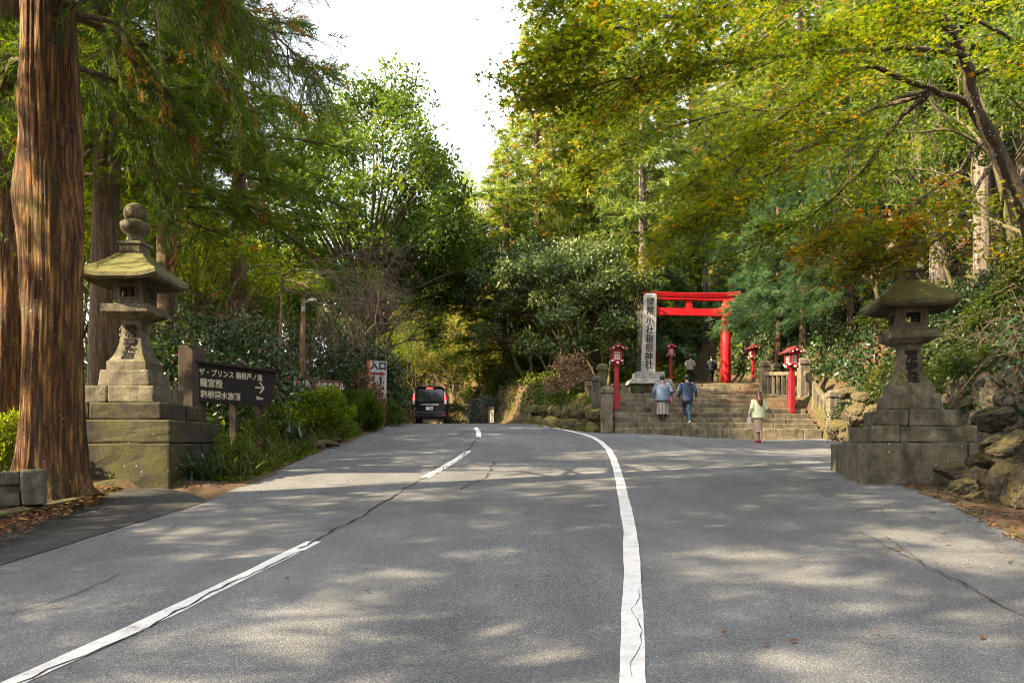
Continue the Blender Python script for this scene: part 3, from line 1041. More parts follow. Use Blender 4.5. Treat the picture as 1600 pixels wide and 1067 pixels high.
# ------------------------------------------------------------------ red lamps on posts
def red_lamp(label, loc, rz=0.0, s=1.0):
    r = thing('shrine_lamp', label, 'lamp', loc, rz, 'red shrine lamps along the steps')
    r.scale = (s, s, s)
    MB().box((0, 0, .68), (.155, .155, 1.56)).obj('post', M['red_lamp'], r, bevel=.01)
    MB().box((.12, 0, .32), (.10, .07, .12)).obj('socket_box', M['red_lamp'], r)
    br = MB()
    br.box((0, 0, 1.47), (.20, .20, .06)); br.box((0, 0, 1.525), (.46, .10, .07)); br.box((0, 0, 1.528), (.10, .46, .068)); br.box((0, 0, 1.58), (.38, .38, .04))
    br.obj('bracket', M['red_lamp'], r)
    tips = MB()
    for sx in (-1, 1):
        tips.box((sx * .236, 0, 1.525), (.014, .09, .062)); tips.box((0, sx * .236, 1.528), (.09, .014, .06))
        for sy in (-1, 1):
            tips.box((sx * .165, sy * .192, 1.60), (.06, .02, .055)); tips.box((sx * .192, sy * .165, 1.60), (.02, .06, .055))
    tips.obj('white_tip', M['white_paint'], r)
    bx = MB()
    for sx in (-1, 1):
        for sy in (-1, 1):
            bx.box((sx * .140, sy * .140, 1.775), (.06, .06, .35))
    bx.box((0, 0, 1.62), (.33, .33, .04)); bx.box((0, 0, 1.95), (.34, .34, .06))
    bx.obj('lamp_box', M['red_lamp'], r)
    for a in range(4):
        Mr = Matrix.Rotation(a * math.pi / 2, 3, 'Z')
        pn = MB().box(Mr @ Vector((0, -.133, 1.78)), (.215, .012, .29), mat=Mr).obj('pane', M['lamp_paper'], r)
        lt = MB()
        for k in (-1, 1):
            lt.box(Mr @ Vector((k * .036, -.144, 1.78)), (.014, .014, .29), mat=Mr)
            lt.box(Mr @ Vector((0, -.145, 1.78 + k * .05)), (.215, .012, .014), mat=Mr)
        lt.obj('lattice', M['red_lamp'], pn)
    rf = MB()
    for sx in (-1, 1):
        rf.poly([(0, -.30, 2.165), (sx * .295, -.31, 1.985), (sx * .295, .31, 1.985), (0, .30, 2.165)], (0, 0, .035))
    rf.obj('roof', M['lamp_roof'], r)
    for sy in (-1, 1):
        bb = MB()
        for sx in (-1, 1):
            bb.bar((0, sy * .312, 2.142), (sx * .29, sy * .325, 1.968), .022, .05)
        bb.poly([(-.17, sy * .17, 1.98), (.17, sy * .17, 1.98), (0, sy * .17, 2.10)], (0, .02 * sy, 0))
        bb.obj('barge_board', M['red_lamp'], r)
    rt = MB()
    for sy in (-1, 1):
        rt.box((0, sy * .33, 2.085), (.045, .02, .045))
        for sx in (-1, 1): rt.box((sx * .165, sy * .335, 2.03), (.045, .02, .045))
    rt.obj('white_tip', M['white_paint'], r)
    MB().bar((0, -.32, 2.205), (0, .32, 2.205), .06, .05).obj('ridge', M['lamp_roof'], r)
    return r


p = P(963, 630, 27.0); red_lamp('red lamp on a square post behind the stone newel left of the steps', (p.x, p.y, p.z - .12), R(4))
p = P(1237, 639, 28.2); red_lamp('red lamp on a square post on the steps beside the climbing balustrade', (p.x, p.y, p.z - .05), R(12), 1.05)
p = P(1048, 596, 42.0); red_lamp('shaded red lamp behind the granite pillar at the back', (p.x, p.y, p.z - .1), 0, .98)
p = P(1177, 603, 39.6); red_lamp('far red lamp standing just past the red gate pillar', (p.x, p.y, p.z - .1), R(8), 1.0)

# ------------------------------------------------------------------ torii gate
TY = 41.0
tz = P(1136, 602, TY).z
tx = P(1076, 602, TY).x
tor = thing('torii_gate', 'vermilion shrine gate at the top of the stone steps', 'gate', (tx, TY, tz), R(6))
hw = 2.05
for sx in (-1, 1):
    MB().lathe([(.27, -.6), (.27, .0), (.262, 2.0), (.245, 4.55)], 28, c=(sx * hw, 0, 0)).obj('pillar', M['red_paint'], tor, smooth=True)
kb = MB()
nseg = 14
pts = []
for i in range(nseg + 1):
    t = i / nseg * 2 - 1
    pts.append((t * 2.78, .12 * abs(t) ** 3))
for (x0, u0), (x1, u1) in zip(pts[:-1], pts[1:]):
    vs = []
    for x, u in ((x0, u0), (x1, u1)):
        vs += [(x, -.20, 4.675 + u), (x, .20, 4.675 + u), (x, .25, 4.87 + u), (x, 0, 4.94 + u), (x, -.25, 4.87 + u)]
    kb.add(vs, [(i, (i + 1) % 5, 5 + (i + 1) % 5, 5 + i) for i in range(5)] + ([(4, 3, 2, 1, 0)] if x0 == pts[0][0] else []) + ([(5, 6, 7, 8, 9)] if x1 == pts[-1][0] else []))
kb.obj('top_lintel', M['red_paint'], tor)
MB().box((0, 0, 4.605), (5.0, .34, .135)).obj('under_lintel', M['red_paint'], tor, bevel=.01)
MB().box((0, 0, 3.90), (4.75, .24, .38)).obj('tie_beam', M['red_paint'], tor, bevel=.012)
MB().box((0, 0, 4.313), (.34, .20, .444)).obj('centre_strut', M['red_paint'], tor, bevel=.01)
for sx in (-1, 1):
    for s2 in (-1, 1):
        MB().box((sx * hw + s2 * .33, 0, 4.137), (.20, .14, .09), top=(.14, .14)).obj('wedge', M['red_paint'], tor)
# ------------------------------------------------------------------ signs and poles
sg = thing('wooden_signboard', 'dark brown direction board with pale characters and an arrow beside the left lantern', 'sign', (-5.75, 14.2, gz(-5.75, 14.2)))
zg = gz(-5.75, 14.2)
A = Vector((-.05, 0, 0)); dirb = Vector((.86, 1.70, 0)).normalized(); nb = Vector((dirb.y, -dirb.x, 0))
L = 1.98
zt, zb = 3.20 - zg, 2.49 - zg
bd = MB()
pts = [A - dirb * .25 + Vector((0, 0, zb)), A + dirb * (L - .17) + Vector((0, 0, zb)), A + dirb * L + Vector((0, 0, zt)), A - dirb * .25 + Vector((0, 0, zt))]
bd.poly(pts, -nb * .09)
bd.obj('board', M['dark_board'], sg)
rl_ = MB(); rl_.bar(A - dirb * .25 + Vector((0, 0, zt + .02)), A + dirb * (L + .03) + Vector((0, 0, zt + .02)), .12, .04)
rl_.obj('top_trim', M['dark_board'], sg)
f = nb * .003
text_obj('lettering', 'ザ・プリンス 箱根芦ノ湖', M['pale_letter'], sg, A + dirb * .80 + f + Vector((0, 0, zt - .16)), dirb, (0, 0, 1), .145, .002, .002, sx=.97)
text_obj('lettering', '龍宮殿', M['pale_letter'], sg, A + dirb * .30 + f + Vector((0, 0, zt - .36)), dirb, (0, 0, 1), .17, .002, .003, sx=1.05)
text_obj('lettering', '箱根園水族館', M['pale_letter'], sg, A + dirb * .53 + f + Vector((0, 0, zt - .575)), dirb, (0, 0, 1), .155, .002, .003, sx=1.05)
text_obj('lettering', '2km', M['pale_letter'], sg, A + dirb * 1.52 + f + Vector((0, 0, zt - .56)), dirb, (0, 0, 1), .09, .002, .003, sx=1.2)
ar = MB(); c0 = A + dirb * 1.52 + Vector((0, 0, zt - .35)) + nb * .004
ar.bar(c0 - dirb * .12, c0 + dirb * .10, .008, .03); ar.bar(c0 + dirb * .12, c0 + Vector((0, 0, .11)), .008, .03, dirb); ar.bar(c0 + dirb * .12, c0 - Vector((0, 0, .11)), .008, .03, dirb)
ar.obj('arrow', M['pale_letter'], sg)
MB().box((-.18, .06, 1.02), (.28, .62, 2.5)).obj('end_post', M['old_wood'], sg, bevel=.02, wear=.012, cuts=3, seed=5)
for t in (.95, 1.62):
    q = A + dirb * t - nb * .12
    MB().box((q.x, q.y, zb / 2 - .1), (.12, .12, zb + .9)).obj('leg', M['old_wood'], sg)

pa = P(460, 588, 23.6); pb = P(535, 596, 25.2)
s2 = thing('hotel_signboard', 'brown wooden board with white characters behind the rounded green bush', 'sign', (pa.x, pa.y, gz(pa.x, pa.y)))
z0 = gz(pa.x, pa.y)
d = Vector((pb.x - pa.x, pb.y - pa.y, 0)); Lb = d.length; d.normalize(); n2 = Vector((d.y, -d.x, 0))
zt = (pa.z + pb.z) / 2 - z0
MB().poly([Vector((0, 0, zt - .78)), d * Lb + Vector((0, 0, zt - .78)), d * Lb + Vector((0, 0, zt)), Vector((0, 0, zt))], -n2 * .08).obj('board', M['brown_board'], s2)
text_obj('lettering', '小田急　山のホテル', M['white_paint'], s2, d * Lb * .50 + n2 * .003 + Vector((0, 0, zt - .20)), d, (0, 0, 1), .235, .002, .004, sx=1.02)
for t in (.12, .88):
    q = d * Lb * t - n2 * .15
    MB().box((q.x, q.y, zt / 2 - .2), (.12, .12, zt + .3)).obj('leg', M['old_wood'], s2)

pa = P(577, 563, 28.8); pb = P(604, 566, 29.2)
z0 = gz(pa.x, pa.y)
s3 = thing('entrance_sign', 'tall white entrance sign with navy characters and a red arrow', 'sign', (pa.x, pa.y, z0))
d = Vector((pb.x - pa.x, pb.y - pa.y, 0)); Lb = d.length; d.normalize(); n3 = Vector((d.y, -d.x, 0))
zt = pa.z - z0; zb = zt - 1.42
MB().poly([Vector((0, 0, zb)), d * Lb + Vector((0, 0, zb)), d * Lb + Vector((0, 0, zt)), Vector((0, 0, zt))], -n3 * .03).obj('panel', M['white_board'], s3)
fr = MB()
q = Vector((0, 0, 0)) - d * .045 - n3 * .02
fr.bar(q + Vector((0, 0, zb)), q + Vector((0, 0, zt)), .09, .16, (n3.x, n3.y, 0))
fr.obj('edge_board', M['orange_wood'], s3)
for ch, t in (('入', .28), ('口', .76)):
    text_obj('lettering', ch, M['navy'], s3, d * Lb * t + n3 * .003 + Vector((0, 0, zt - .20)), d, (0, 0, 1), .33, .002, .018)
aw = MB(); c0 = d * Lb * .53 + n3 * .004 + Vector((0, 0, zt - .48))
aw.poly([c0 - d * .30 + Vector((0, 0, -.045)), c0 + d * .08 + Vector((0, 0, -.045)), c0 + d * .08 + Vector((0, 0, -.10)), c0 + d * .30, c0 + d * .08 + Vector((0, 0, .10)), c0 + d * .08 + Vector((0, 0, .045)), c0 - d * .30 + Vector((0, 0, .045))], n3 * .003)
aw.obj('arrow', M['red_sign'], s3)
for i, ch in enumerate('箱根神社'):
    text_obj('lettering', ch, M['ink'], s3, d * Lb * .72 + n3 * .003 + Vector((0, 0, zt - .70 - .19 * i)), d, (0, 0, 1), .21, .002, .010)
for i, ch in enumerate('駐車場'):
    text_obj('lettering', ch, M['ink'], s3, d * Lb * .28 + n3 * .003 + Vector((0, 0, zt - .70 - .19 * i)), d, (0, 0, 1), .17, .002, .006)
for t in (.2, .8):
    q = d * Lb * t - n3 * .07
    MB().box((q.x, q.y, zt / 2 - .2), (.07, .07, zt)).obj('leg', M['old_wood'], s3)

p = P(768, 660, 38.5)
s4 = thing('small_sign', 'small white notice on a dark post at the crest of the road', 'sign', (p.x, p.y, float(prof(38.5)) - .02))
MB().box((0, .03, .48), (.30, .10, .96)).obj('post', M['old_wood'], s4)
MB().box((.02, -.03, .50), (.17, .02, .62)).obj('plate', M['white_board'], s4)
sm = MB()
for k in range(4):
    sm.box((.02, -.042, .69 - k * .13), (.09, .004, .022)); sm.box((.02, -.042, .65 - k * .13), (.07, .004, .022)); sm.box((.02, -.043, .67 - k * .13), (.022, .004, .08))
sm.obj('print', M['ink'], s4)

# street light on a wooden pole
px = P(474, 470, 24.6)
z0 = gz(px.x, px.y)
st = thing('street_light', 'thin weathered wooden pole with a small white lamp arm', 'street light', (px.x, px.y, z0))
MB().tube([(-.06, 0, -.3), (-.03, 0, 2), (0, 0, px.z - z0 + .05)], [.095, .085, .07], 10).obj('pole', M['pole_wood'], st, smooth=True)
zz = px.z - z0 - .06
MB().bar((.03, -.01, zz), (.30, -.03, zz + .06), .035, .035).obj('arm', M['grey_metal'], st)
lh = MB(); lh.add([(.12, -.07, zz + .02), (.12, .06, zz + .02), (.42, .05, zz + .08), (.42, -.07, zz + .08), (.14, -.05, zz + .11), (.14, .04, zz + .11), (.40, .03, zz + .14), (.40, -.05, zz + .14)],
                  [(0, 1, 2, 3), (7, 6, 5, 4), (0, 4, 5, 1), (1, 5, 6, 2), (2, 6, 7, 3), (3, 7, 4, 0)])
lh.obj('lamp_head', M['white_paint'], st, bevel=.01)
MB().box((.02, -.08, zz - .22), (.10, .06, .16)).obj('control_box', M['grey_metal'], st)

# concrete guard beam at the left
gb = thing('guard_rail', 'low lichen stained concrete guard rail beside the big cedar trunk', 'guard rail', (-5.62, 9.25, gz(-5.62, 9.25)))
g0 = gz(-5.62, 9.25)
e0 = Vector((0, 0, 1.17 - g0)); e1 = Vector((-3.6, -1.6, 1.05 - g0))
bmb = MB().bar(e0, e0.lerp(e1, .06), .26, .42)
bmb.obj('end_block', M['concrete'], gb, bevel=.03, cuts=3, wear=.01, seed=2)
dd = (e1 - e0).normalized(); sd = Vector((-dd.y, dd.x, 0))
MB().bar(e0.lerp(e1, .062) + Vector((0, 0, .12)), e1 + Vector((0, 0, .12)), .22, .16).obj('upper_beam', M['concrete'], gb, bevel=.025, wear=.006)
MB().bar(e0.lerp(e1, .062) + Vector((0, 0, -.13)), e1 + Vector((0, 0, -.13)), .22, .16).obj('lower_beam', M['concrete'], gb, bevel=.025, wear=.006)
MB().bar(e0.lerp(e1, .062) + Vector((0, 0, -.005)), e1 + Vector((0, 0, -.005)), .12, .10).obj('web', M['concrete'], gb)
for t in (.10, .55, .95):
    q = e0.lerp(e1, t)
    MB().box((q.x - .02, q.y + .03, q.z / 2 - .22), (.2, .2, q.z + .1)).obj('post', M['concrete'], gb, bevel=.02)

# kerb stones at the left of the dark strip
for k in range(3):
    a = Vector((-5.62 - .12 * k * 1.1, 9.95 - .92 * k, 0)); b = Vector((-5.62 - .12 * (k + 1) * 1.1, 9.95 - .92 * (k + 1) + .02, 0))
    a.z = gz(a.x, a.y) - .06; b.z = gz(b.x, b.y) - .06
    o = MB().bar(a, b, .16, .22).obj('kerb_stone', M['stone_base'], None, bevel=.02, wear=.008, seed=k)
    tag(o, ['mossy kerb stone at the foot of the big cedar trunk', 'mossy kerb stone under the end of the guard rail', 'mossy kerb stone in the leaf litter at the left edge'][k], 'kerb', 'kerb stones beside the guard rail')

# ------------------------------------------------------------------ rocks
def rock_mesh(seed, sub=4, amp=.32, flat=.75):
    bm = bmesh.new()
    bmesh.ops.create_icosphere(bm, subdivisions=sub, radius=1)
    off = Vector((seed * 5.3, seed * 2.7, seed * 7.9))
    r = random.Random(seed)
    planes = [(Vector((r.uniform(-1, 1), r.uniform(-1, 1), r.uniform(-.8, 1))).normalized(), r.uniform(.55, .82)) for _ in range(9)]
    for v in bm.verts:
        d = v.co.normalized()
        p = d.copy()
        for n, h in planes:
            t = p.dot(n)
            if t > h: p -= n * (t - h) * .9
        p *= 1 + amp * .55 * noise.noise(d * 1.4 + off) + amp * .42 * noise.noise(d * 3.5 + off) + amp * .28 * noise.noise(d * 8 + off) + amp * .14 * noise.noise(d * 17 + off)
        p.z *= flat
        v.co = p
    me = bpy.data.meshes.new('rock')
    bm.to_mesh(me); bm.free()
    return me


ROCKS = [rock_mesh(s) for s in range(8)]
ROCKS_S = [rock_mesh(s + 20, 2, .4, .9) for s in range(8)]
ROCKS_M = [rock_mesh(s + 40, 2, .4, .9) for s in range(6)]
for me in ROCKS_M: me.materials.append(M['mossy_rock'])
for me in ROCKS: me.materials.append(M['rock'])
for me in ROCKS_S: me.materials.append(M['wall_rock'])


def rock(label, px, py, Y, sx, sy, sz, rz, k, group=None, sink=.25, x=None):
    q = P(px, py, Y)
    z = max(gz(q.x, q.y) - .05, q.z - sz)
    o = mobj('rock', ROCKS[k % 8], None, (q.x, q.y, q.z), (rnd.uniform(-.2, .2), rnd.uniform(-.2, .2), rz), (sx, sy, sz / .75))
    return tag(o, label, 'rock', group)


G1 = 'boulders heaped beside the right stone lantern'
rock('yellow sunlit round boulder on the road edge near the right lantern', 1500, 765, 11.3, .26, .24, .22, .3, 0, G1)
rock('dark boulder with a wet black face leaning on the yellow round one', 1527, 752, 11.55, .26, .22, .24, 1.0, 1, G1)
rock('large lichen speckled boulder standing upright at the road edge', 1572, 760, 10.6, .26, .30, .36, .6, 2, G1)
rock('big lichen spotted boulder cut by the right edge of the picture', 1606, 768, 10.15, .33, .30, .40, 2.0, 3, G1)
rock('mossy flat boulder behind the upright speckled one', 1580, 705, 11.5, .46, .34, .24, .9, 4, G1)
rock('low moss carpeted rock lying between lantern plinth and yellow boulder', 1490, 735, 12.0, .34, .22, .15, 2.2, 5, G1)
rock('squarish mossy block at the rear corner of the lantern plinth', 1535, 712, 12.4, .34, .26, .26, .1, 6, G1)
rock('broken stone slab tilted on top of the mossy block', 1556, 690, 12.2, .34, .2, .10, .6, 7, G1)
rock('pale rounded stone resting on the heap under the wall', 1577, 672, 12.6, .10, .09, .09, .2, 0, G1)
rock('long grey boulder at the top of the heap near the right edge', 1600, 690, 11.6, .40, .28, .20, 1.2, 1, G1)
rock('rectangular weathered block standing behind the stepped lantern base', 1555, 655, 13.6, .40, .26, .24, .15, 2, G1)
rock('brown boulder wedged under the two speckled ones', 1549, 775, 10.9, .24, .22, .17, 2.6, 5, G1)
for k in range(9):
    rock('small loose stone scattered at the road edge below the boulders', 1462 + k * 10.5, 775 + (k * 37 % 11), 11.0 - k * .03, .05 + .012 * (k % 3), .05, .035, k, k, 'small loose stones at the road edge')
G2 = 'rocks piled beside the balustrade of the steps'
rock('lumpy boulder at the foot of the balustrade post', 1312, 672, 23.0, .42, .38, .32, .4, 3, G2)
rock('stacked lichened rock above the lumpy boulder', 1340, 645, 22.6, .38, .34, .34, 1.4, 4, G2)
rock('sloping mossy rock leaning between the stacked rocks', 1325, 655, 23.4, .22, .25, .45, 2.2, 5, G2)
rock('white stone lying on the rocks behind the lantern steps', 1361, 640, 21.0, .16, .13, .14, .3, 0, G2)
rock('flat mossy capstone on the rock pile by the hillside', 1345, 619, 22.8, .42, .3, .15, .8, 6, G2)
rock('rounded brown boulder in the shade of the hillside wall', 1327, 615, 24.0, .36, .3, .20, 1.9, 7, G2)
rock('dark low rock between balustrade post and lantern plinth', 1330, 683, 22.0, .40, .28, .16, 2.7, 1, G2)
rock('angular pale rock behind the lantern steps at the hillside', 1372, 650, 20.4, .40, .34, .34, .5, 2, G2)


def rubble_wall(name, label, base_pts, hgt, lean, cell, seed, stones=None):
    """dry stone wall: every stone a part"""
    root = thing(name, label, 'wall')
    r = random.Random(seed)
    segs = [(Vector(a), Vector(b)) for a, b in zip(base_pts[:-1], base_pts[1:])]
    total = sum((b - a).length for a, b in segs)
    rows = int(hgt / (cell * .72))
    for row in range(rows):
        s = r.uniform(0, cell) * .5
        while s < total:
            w = cell * r.uniform(.75, 1.35)
            t = s + w / 2
            for a, b in segs:
                if t <= (b - a).length: break
                t -= (b - a).length
            t = min(t, (b - a).length)
            d = (b - a).normalized()
            p = a + d * t
            n = Vector((-d.y, d.x, 0)).normalized()
            hh = (row + .5) * cell * .72 + r.uniform(-.05, .05)
            p = p + n * (lean * hh) + Vector((0, 0, hh))
            o = mobj('stone', r.choice(stones or ROCKS_S), root, p, (r.uniform(-.3, .3), r.uniform(.2, 1.0), math.atan2(d.y, d.x) + r.uniform(-.3, .3)), (w * .60, cell * .42, cell * .50 * r.uniform(.85, 1.2)))
            s += w
    return root


wb = [(float(np.interp(y, XH_Y, XH_X)) - .02, y) for y in (7.6, 10.5, 13, 17, 21, 25.8)]
wb = [(x, y, float(road_z(x, y)) - .1) for x, y in wb]
wb.reverse()   # so that the normal points into the hill
rubble_wall('retaining_wall', 'mossy boulder retaining wall behind the right lantern below the hillside', wb, 2.05, .28, .55, 5)
eb = [(float(XE(y)) - .05, y, float(prof(y)) - .1) for y in (34.5, 32, 30, 28, 26.3)] + [(3.0, 25.75, 2.02)]
rubble_wall('mossy_bank', 'low mossy stone bank along the road left of the steps', eb, 1.2, .55, .62, 9, ROCKS_M)

# edging stones of the left verge
for k, (px, py, Y) in enumerate(((512, 692, 19.6), (497, 697, 18.9), (523, 688, 20.3))):
    rock(['grey flat edging stone in the verge below the rounded bush', 'pale split edging stone at the asphalt edge by the strap leaved plants', 'small edging stone behind the other two in the left verge'][k], px, py, Y, .34, .16, .09, .3 + k, k + 3, 'edging stones of the left verge')
rock('dark round stump stone at the foot of the big cedar', 152, 778, 10.9, .14, .13, .12, .2, 5)
rock('small pale stone at the corner of the left lantern plinth', 290, 762, 12.1, .06, .05, .04, .2, 6)

# ------------------------------------------------------------------ black van
van = thing('parked_car', 'black minivan seen from behind with lit red tail lights on the crest', 'car', (P(671, 660, 36.6).x, 36.6, float(prof(37.5))), R(2))
M['car_paint'] = plain_mat('black_car_paint', (.004, .004, .005), .22, var=.05, bumps=0, spec=.35, coat=.25)
M['car_glass'] = plain_mat('dark_glass', (.006, .007, .008), .06, var=0, bumps=0, spec=.8)
M['tyre'] = plain_mat('tyre_rubber', (.012, .012, .012), .9)
M['chrome'] = plain_mat('chrome_trim', (.6, .6, .6), .15, 1.0, var=0, bumps=0)
M['tail_red'] = plain_mat('tail_lamp_lit', (.5, .01, .01), .3, emit=(1, .03, .02), estr=2.2)
M['lens_clear'] = plain_mat('clear_lens', (.45, .42, .42), .2, bumps=0)
M['reflector'] = plain_mat('red_reflector', (.35, .01, .012), .3)
M['plate_w'] = plain_mat('plate_white', (.62, .62, .58), .5, var=.05)
M['plate_g'] = plain_mat('plate_green', (.03, .10, .05), .5)
# body lofted from rear to front through cross-sections
sec = []
def van_section(y, hwid, ztop, tum, zlow=.28):
    """half width at the belt, roof height, tumblehome of the roof edge"""
    belt = 1.02
    r = [(-hwid * .93, zlow), (-hwid, zlow + .22), (-hwid * 1.0, .75), (-hwid * .985, belt), (-hwid + tum * .45, (belt + ztop) / 2), (-hwid + tum, ztop - .14), (-hwid + tum + .12, ztop - .03), (-hwid * .35, ztop)]
    return [(x, y, z) for x, z in r] + [(-x, y, z) for x, z in reversed(r)]
rows = [van_section(.10, .80, 1.76, .13, .42), van_section(.02, .83, 1.78, .12, .34), van_section(.05, .835, 1.80, .12), van_section(.35, .85, 1.83, .12), van_section(1.4, .855, 1.85, .12), van_section(2.8, .855, 1.84, .12), van_section(3.35, .85, 1.70, .15), van_section(3.9, .84, 1.18, .10), van_section(4.5, .80, .98, .08), van_section(4.68, .72, .80, .06)]
for i in range(3):
    rows[i] = [(x, y + (.16 if i == 0 else .14) * max(0, (z - 1.0)) , z) for x, y, z in rows[i]]
bmv = MB()
n = len(rows[0])
for rw in rows: bmv.v += rw
for i in range(len(rows) - 1):
    for k in range(n):
        k2 = (k + 1) % n
        bmv.f.append((i * n + k, i * n + k2, (i + 1) * n + k2, (i + 1) * n + k)); bmv.m.append(0)
bmv.f.append(tuple(reversed(range(n)))); bmv.m.append(0)
bmv.f.append(tuple(range((len(rows) - 1) * n, len(rows) * n))); bmv.m.append(0)
bmv.obj('body', M['car_paint'], van, smooth=False, bevel=.02)


def ry(z): return .02 + .145 * max(0, z - 1.0)


def rear_panel(pts, off, name, mat, th=.02, parent=van):
    vs = [Vector((x, ry(z) - off, z)) for x, z in pts]
    return MB().poly(vs, (0, th, 0)).obj(name, mat, parent)


rear_panel([(-.66, 1.10), (.66, 1.10), (.645, 1.60), (.60, 1.68), (-.60, 1.68), (-.645, 1.60)], .012, 'rear_window', M['car_glass'])
gate = rear_panel([(-.70, .55), (.70, .55), (.72, .95), (.68, 1.075), (-.68, 1.075), (-.72, .95)], .014, 'tailgate', M['car_paint'], .02)
rear_panel([(-.46, .93), (.46, .93), (.44, .985), (-.44, .985)], .045, 'chrome_strip', M['chrome'], .03, gate)
pl = rear_panel([(-.165, .70), (.165, .70), (.165, .865), (-.165, .865)], .032, 'number_plate', M['plate_w'], .015, gate)
text_obj('plate_digits', '・8 36', M['plate_g'], pl, (.0, .02 - .035, .765), (1, 0, 0), (0, 0, 1), .095, .001, .003)
rear_panel([(-.09, .835), (.09, .835), (.09, .85), (-.09, .85)], .034, 'plate_letters', M['plate_g'], .004, pl)
for sx in (-1, 1):
    rear_panel([(sx * .70, 1.18), (sx * .80, 1.18), (sx * .765, 1.46), (sx * .71, 1.46)][::sx], .022, 'tail_light', M['tail_red'], .06)
    rear_panel([(sx * .70, .98), (sx * .815, .98), (sx * .80, 1.175), (sx * .70, 1.175)][::sx], .020, 'lamp_lens', M['lens_clear'], .06)
    rear_panel([(sx * .695, 1.465), (sx * .755, 1.465), (sx * .735, 1.62), (sx * .69, 1.62)][::sx], .020, 'lamp_lens', M['lens_clear'], .05)
    rear_panel([(sx * .60, .43), (sx * .76, .43), (sx * .76, .475), (sx * .60, .475)][::sx], .075, 'reflector', M['reflector'], .03)
    MB().ell((sx * .98, 3.0, 1.12), (.11, .07, .085)).obj('wing_mirror', M['car_paint'], van, smooth=True)
    MB().bar((sx * .84, 3.0, 1.05), (sx * .95, 3.0, 1.10), .05, .04).obj('mirror_arm', M['car_paint'], van)
    sw = MB().poly([Vector((sx * .852, .55, 1.10)), Vector((sx * .852, 3.1, 1.10)), Vector((sx * .775, 2.7, 1.62)), Vector((sx * .775, .65, 1.62))][::sx], (sx * .012, 0, 0))
    sw.obj('side_window', M['car_glass'], van)
    for y in (.85, 3.75):
        wh = thing_part = link(bpy.data.objects.new('wheel', None)); wh.parent = van; wh.location = (sx * .74, y, .315)
        tm = MB().lathe([(.20, -.1), (.305, -.1), (.318, -.06), (.318, .06), (.305, .1), (.20, .1)], 24)
        to = tm.obj('tyre', M['tyre'], wh, smooth=False, rot=(0, R(90), 0))
        MB().lathe([(.03, -.09), (.205, -.075), (.205, .075), (.03, .09)], 16).obj('rim', M['chrome'], wh, rot=(0, R(90), 0))
MB().poly([Vector((-.15, ry(1.72) - .03, 1.715)), Vector((.15, ry(1.72) - .03, 1.715)), Vector((.15, ry(1.76) - .03, 1.765)), Vector((-.15, ry(1.76) - .03, 1.765))], (0, .08, 0)).obj('brake_light', M['tail_red'], van)
MB().box((0, .20, 1.80), (1.25, .28, .035)).obj('spoiler', M['car_paint'], van, bevel=.012)
MB().box((0, .03, .47), (1.60, .16, .26), top=(1.56, .12)).obj('bumper', M['car_paint'], van, bevel=.03)
MB().bar((0, ry(1.1) - .03, 1.13), (.42, ry(1.22) - .03, 1.20), .015, .02).obj('wiper', M['tyre'], van)

# ------------------------------------------------------------------ people
M['skin'] = plain_mat('skin', (.46, .27, .19), .55, var=.05, bumps=.02)
M['hair_black'] = plain_mat('black_hair', (.014, .011, .010), .45, var=.3, scale=60)
M['hair_brown'] = plain_mat('brown_hair', (.085, .026, .018), .4, var=.35, scale=60)
M['cloth_denim'] = plain_mat('denim_shirt', (.085, .125, .185), .85, var=.15, scale=25)
M['cloth_navy'] = plain_mat('navy_hoodie', (.024, .042, .085), .85, var=.2, scale=25)
M['cloth_jeans'] = plain_mat('blue_jeans', (.022, .055, .115), .85, var=.25, scale=20)
M['cloth_cream'] = plain_mat('pale_green_cardigan', (.58, .62, .40), .85, var=.08, scale=60)
M['cloth_beige'] = plain_mat('beige_skirt', (.50, .37, .29), .8, var=.08, scale=30)
M['cloth_black'] = plain_mat('black_cloth', (.016, .016, .018), .85, var=.2)
M['cloth_grey'] = plain_mat('dark_jacket', (.030, .034, .045), .8, var=.2)
M['cloth_tan'] = plain_mat('tan_jacket', (.24, .20, .16), .85, var=.15)
M['bag_red'] = plain_mat('orange_red_bag', (.62, .055, .02), .5, var=.08)
M['bag_cream'] = plain_mat('cream_bag', (.55, .47, .38), .5, var=.06)
M['shoe_red'] = plain_mat('red_shoe', (.40, .01, .02), .35)
M['shoe_grey'] = plain_mat('grey_shoe', (.32, .30, .27), .7, var=.2)
M['shoe_brown'] = plain_mat('brown_shoe', (.16, .09, .05), .6)


def pleat_mat():
    m, nt, b, out = new_mat('striped_skirt')
    v = coords(nt)
    s = nt.nodes.new('ShaderNodeSeparateXYZ'); nt.links.new(v, s.inputs[0])
    at = math_n(nt, 'ARCTAN2', s.outputs[1], s.outputs[0])
    w = math_n(nt, 'SINE', math_n(nt, 'MULTIPLY', at, 22.0))
    c = ramp(nt, math_n(nt, 'ADD', math_n(nt, 'MULTIPLY', w, .5), .5), [(.3, (.13, .115, .105)), (.55, (.30, .27, .25)), (.8, (.46, .43, .40))])
    nt.links.new(c, b.inputs['Base Color']); b.inputs['Roughness'].default_value = .85
    return m


M['cloth_stripe'] = pleat_mat()


def lerp3(a, b, t): return Vector(a).lerp(Vector(b), t)


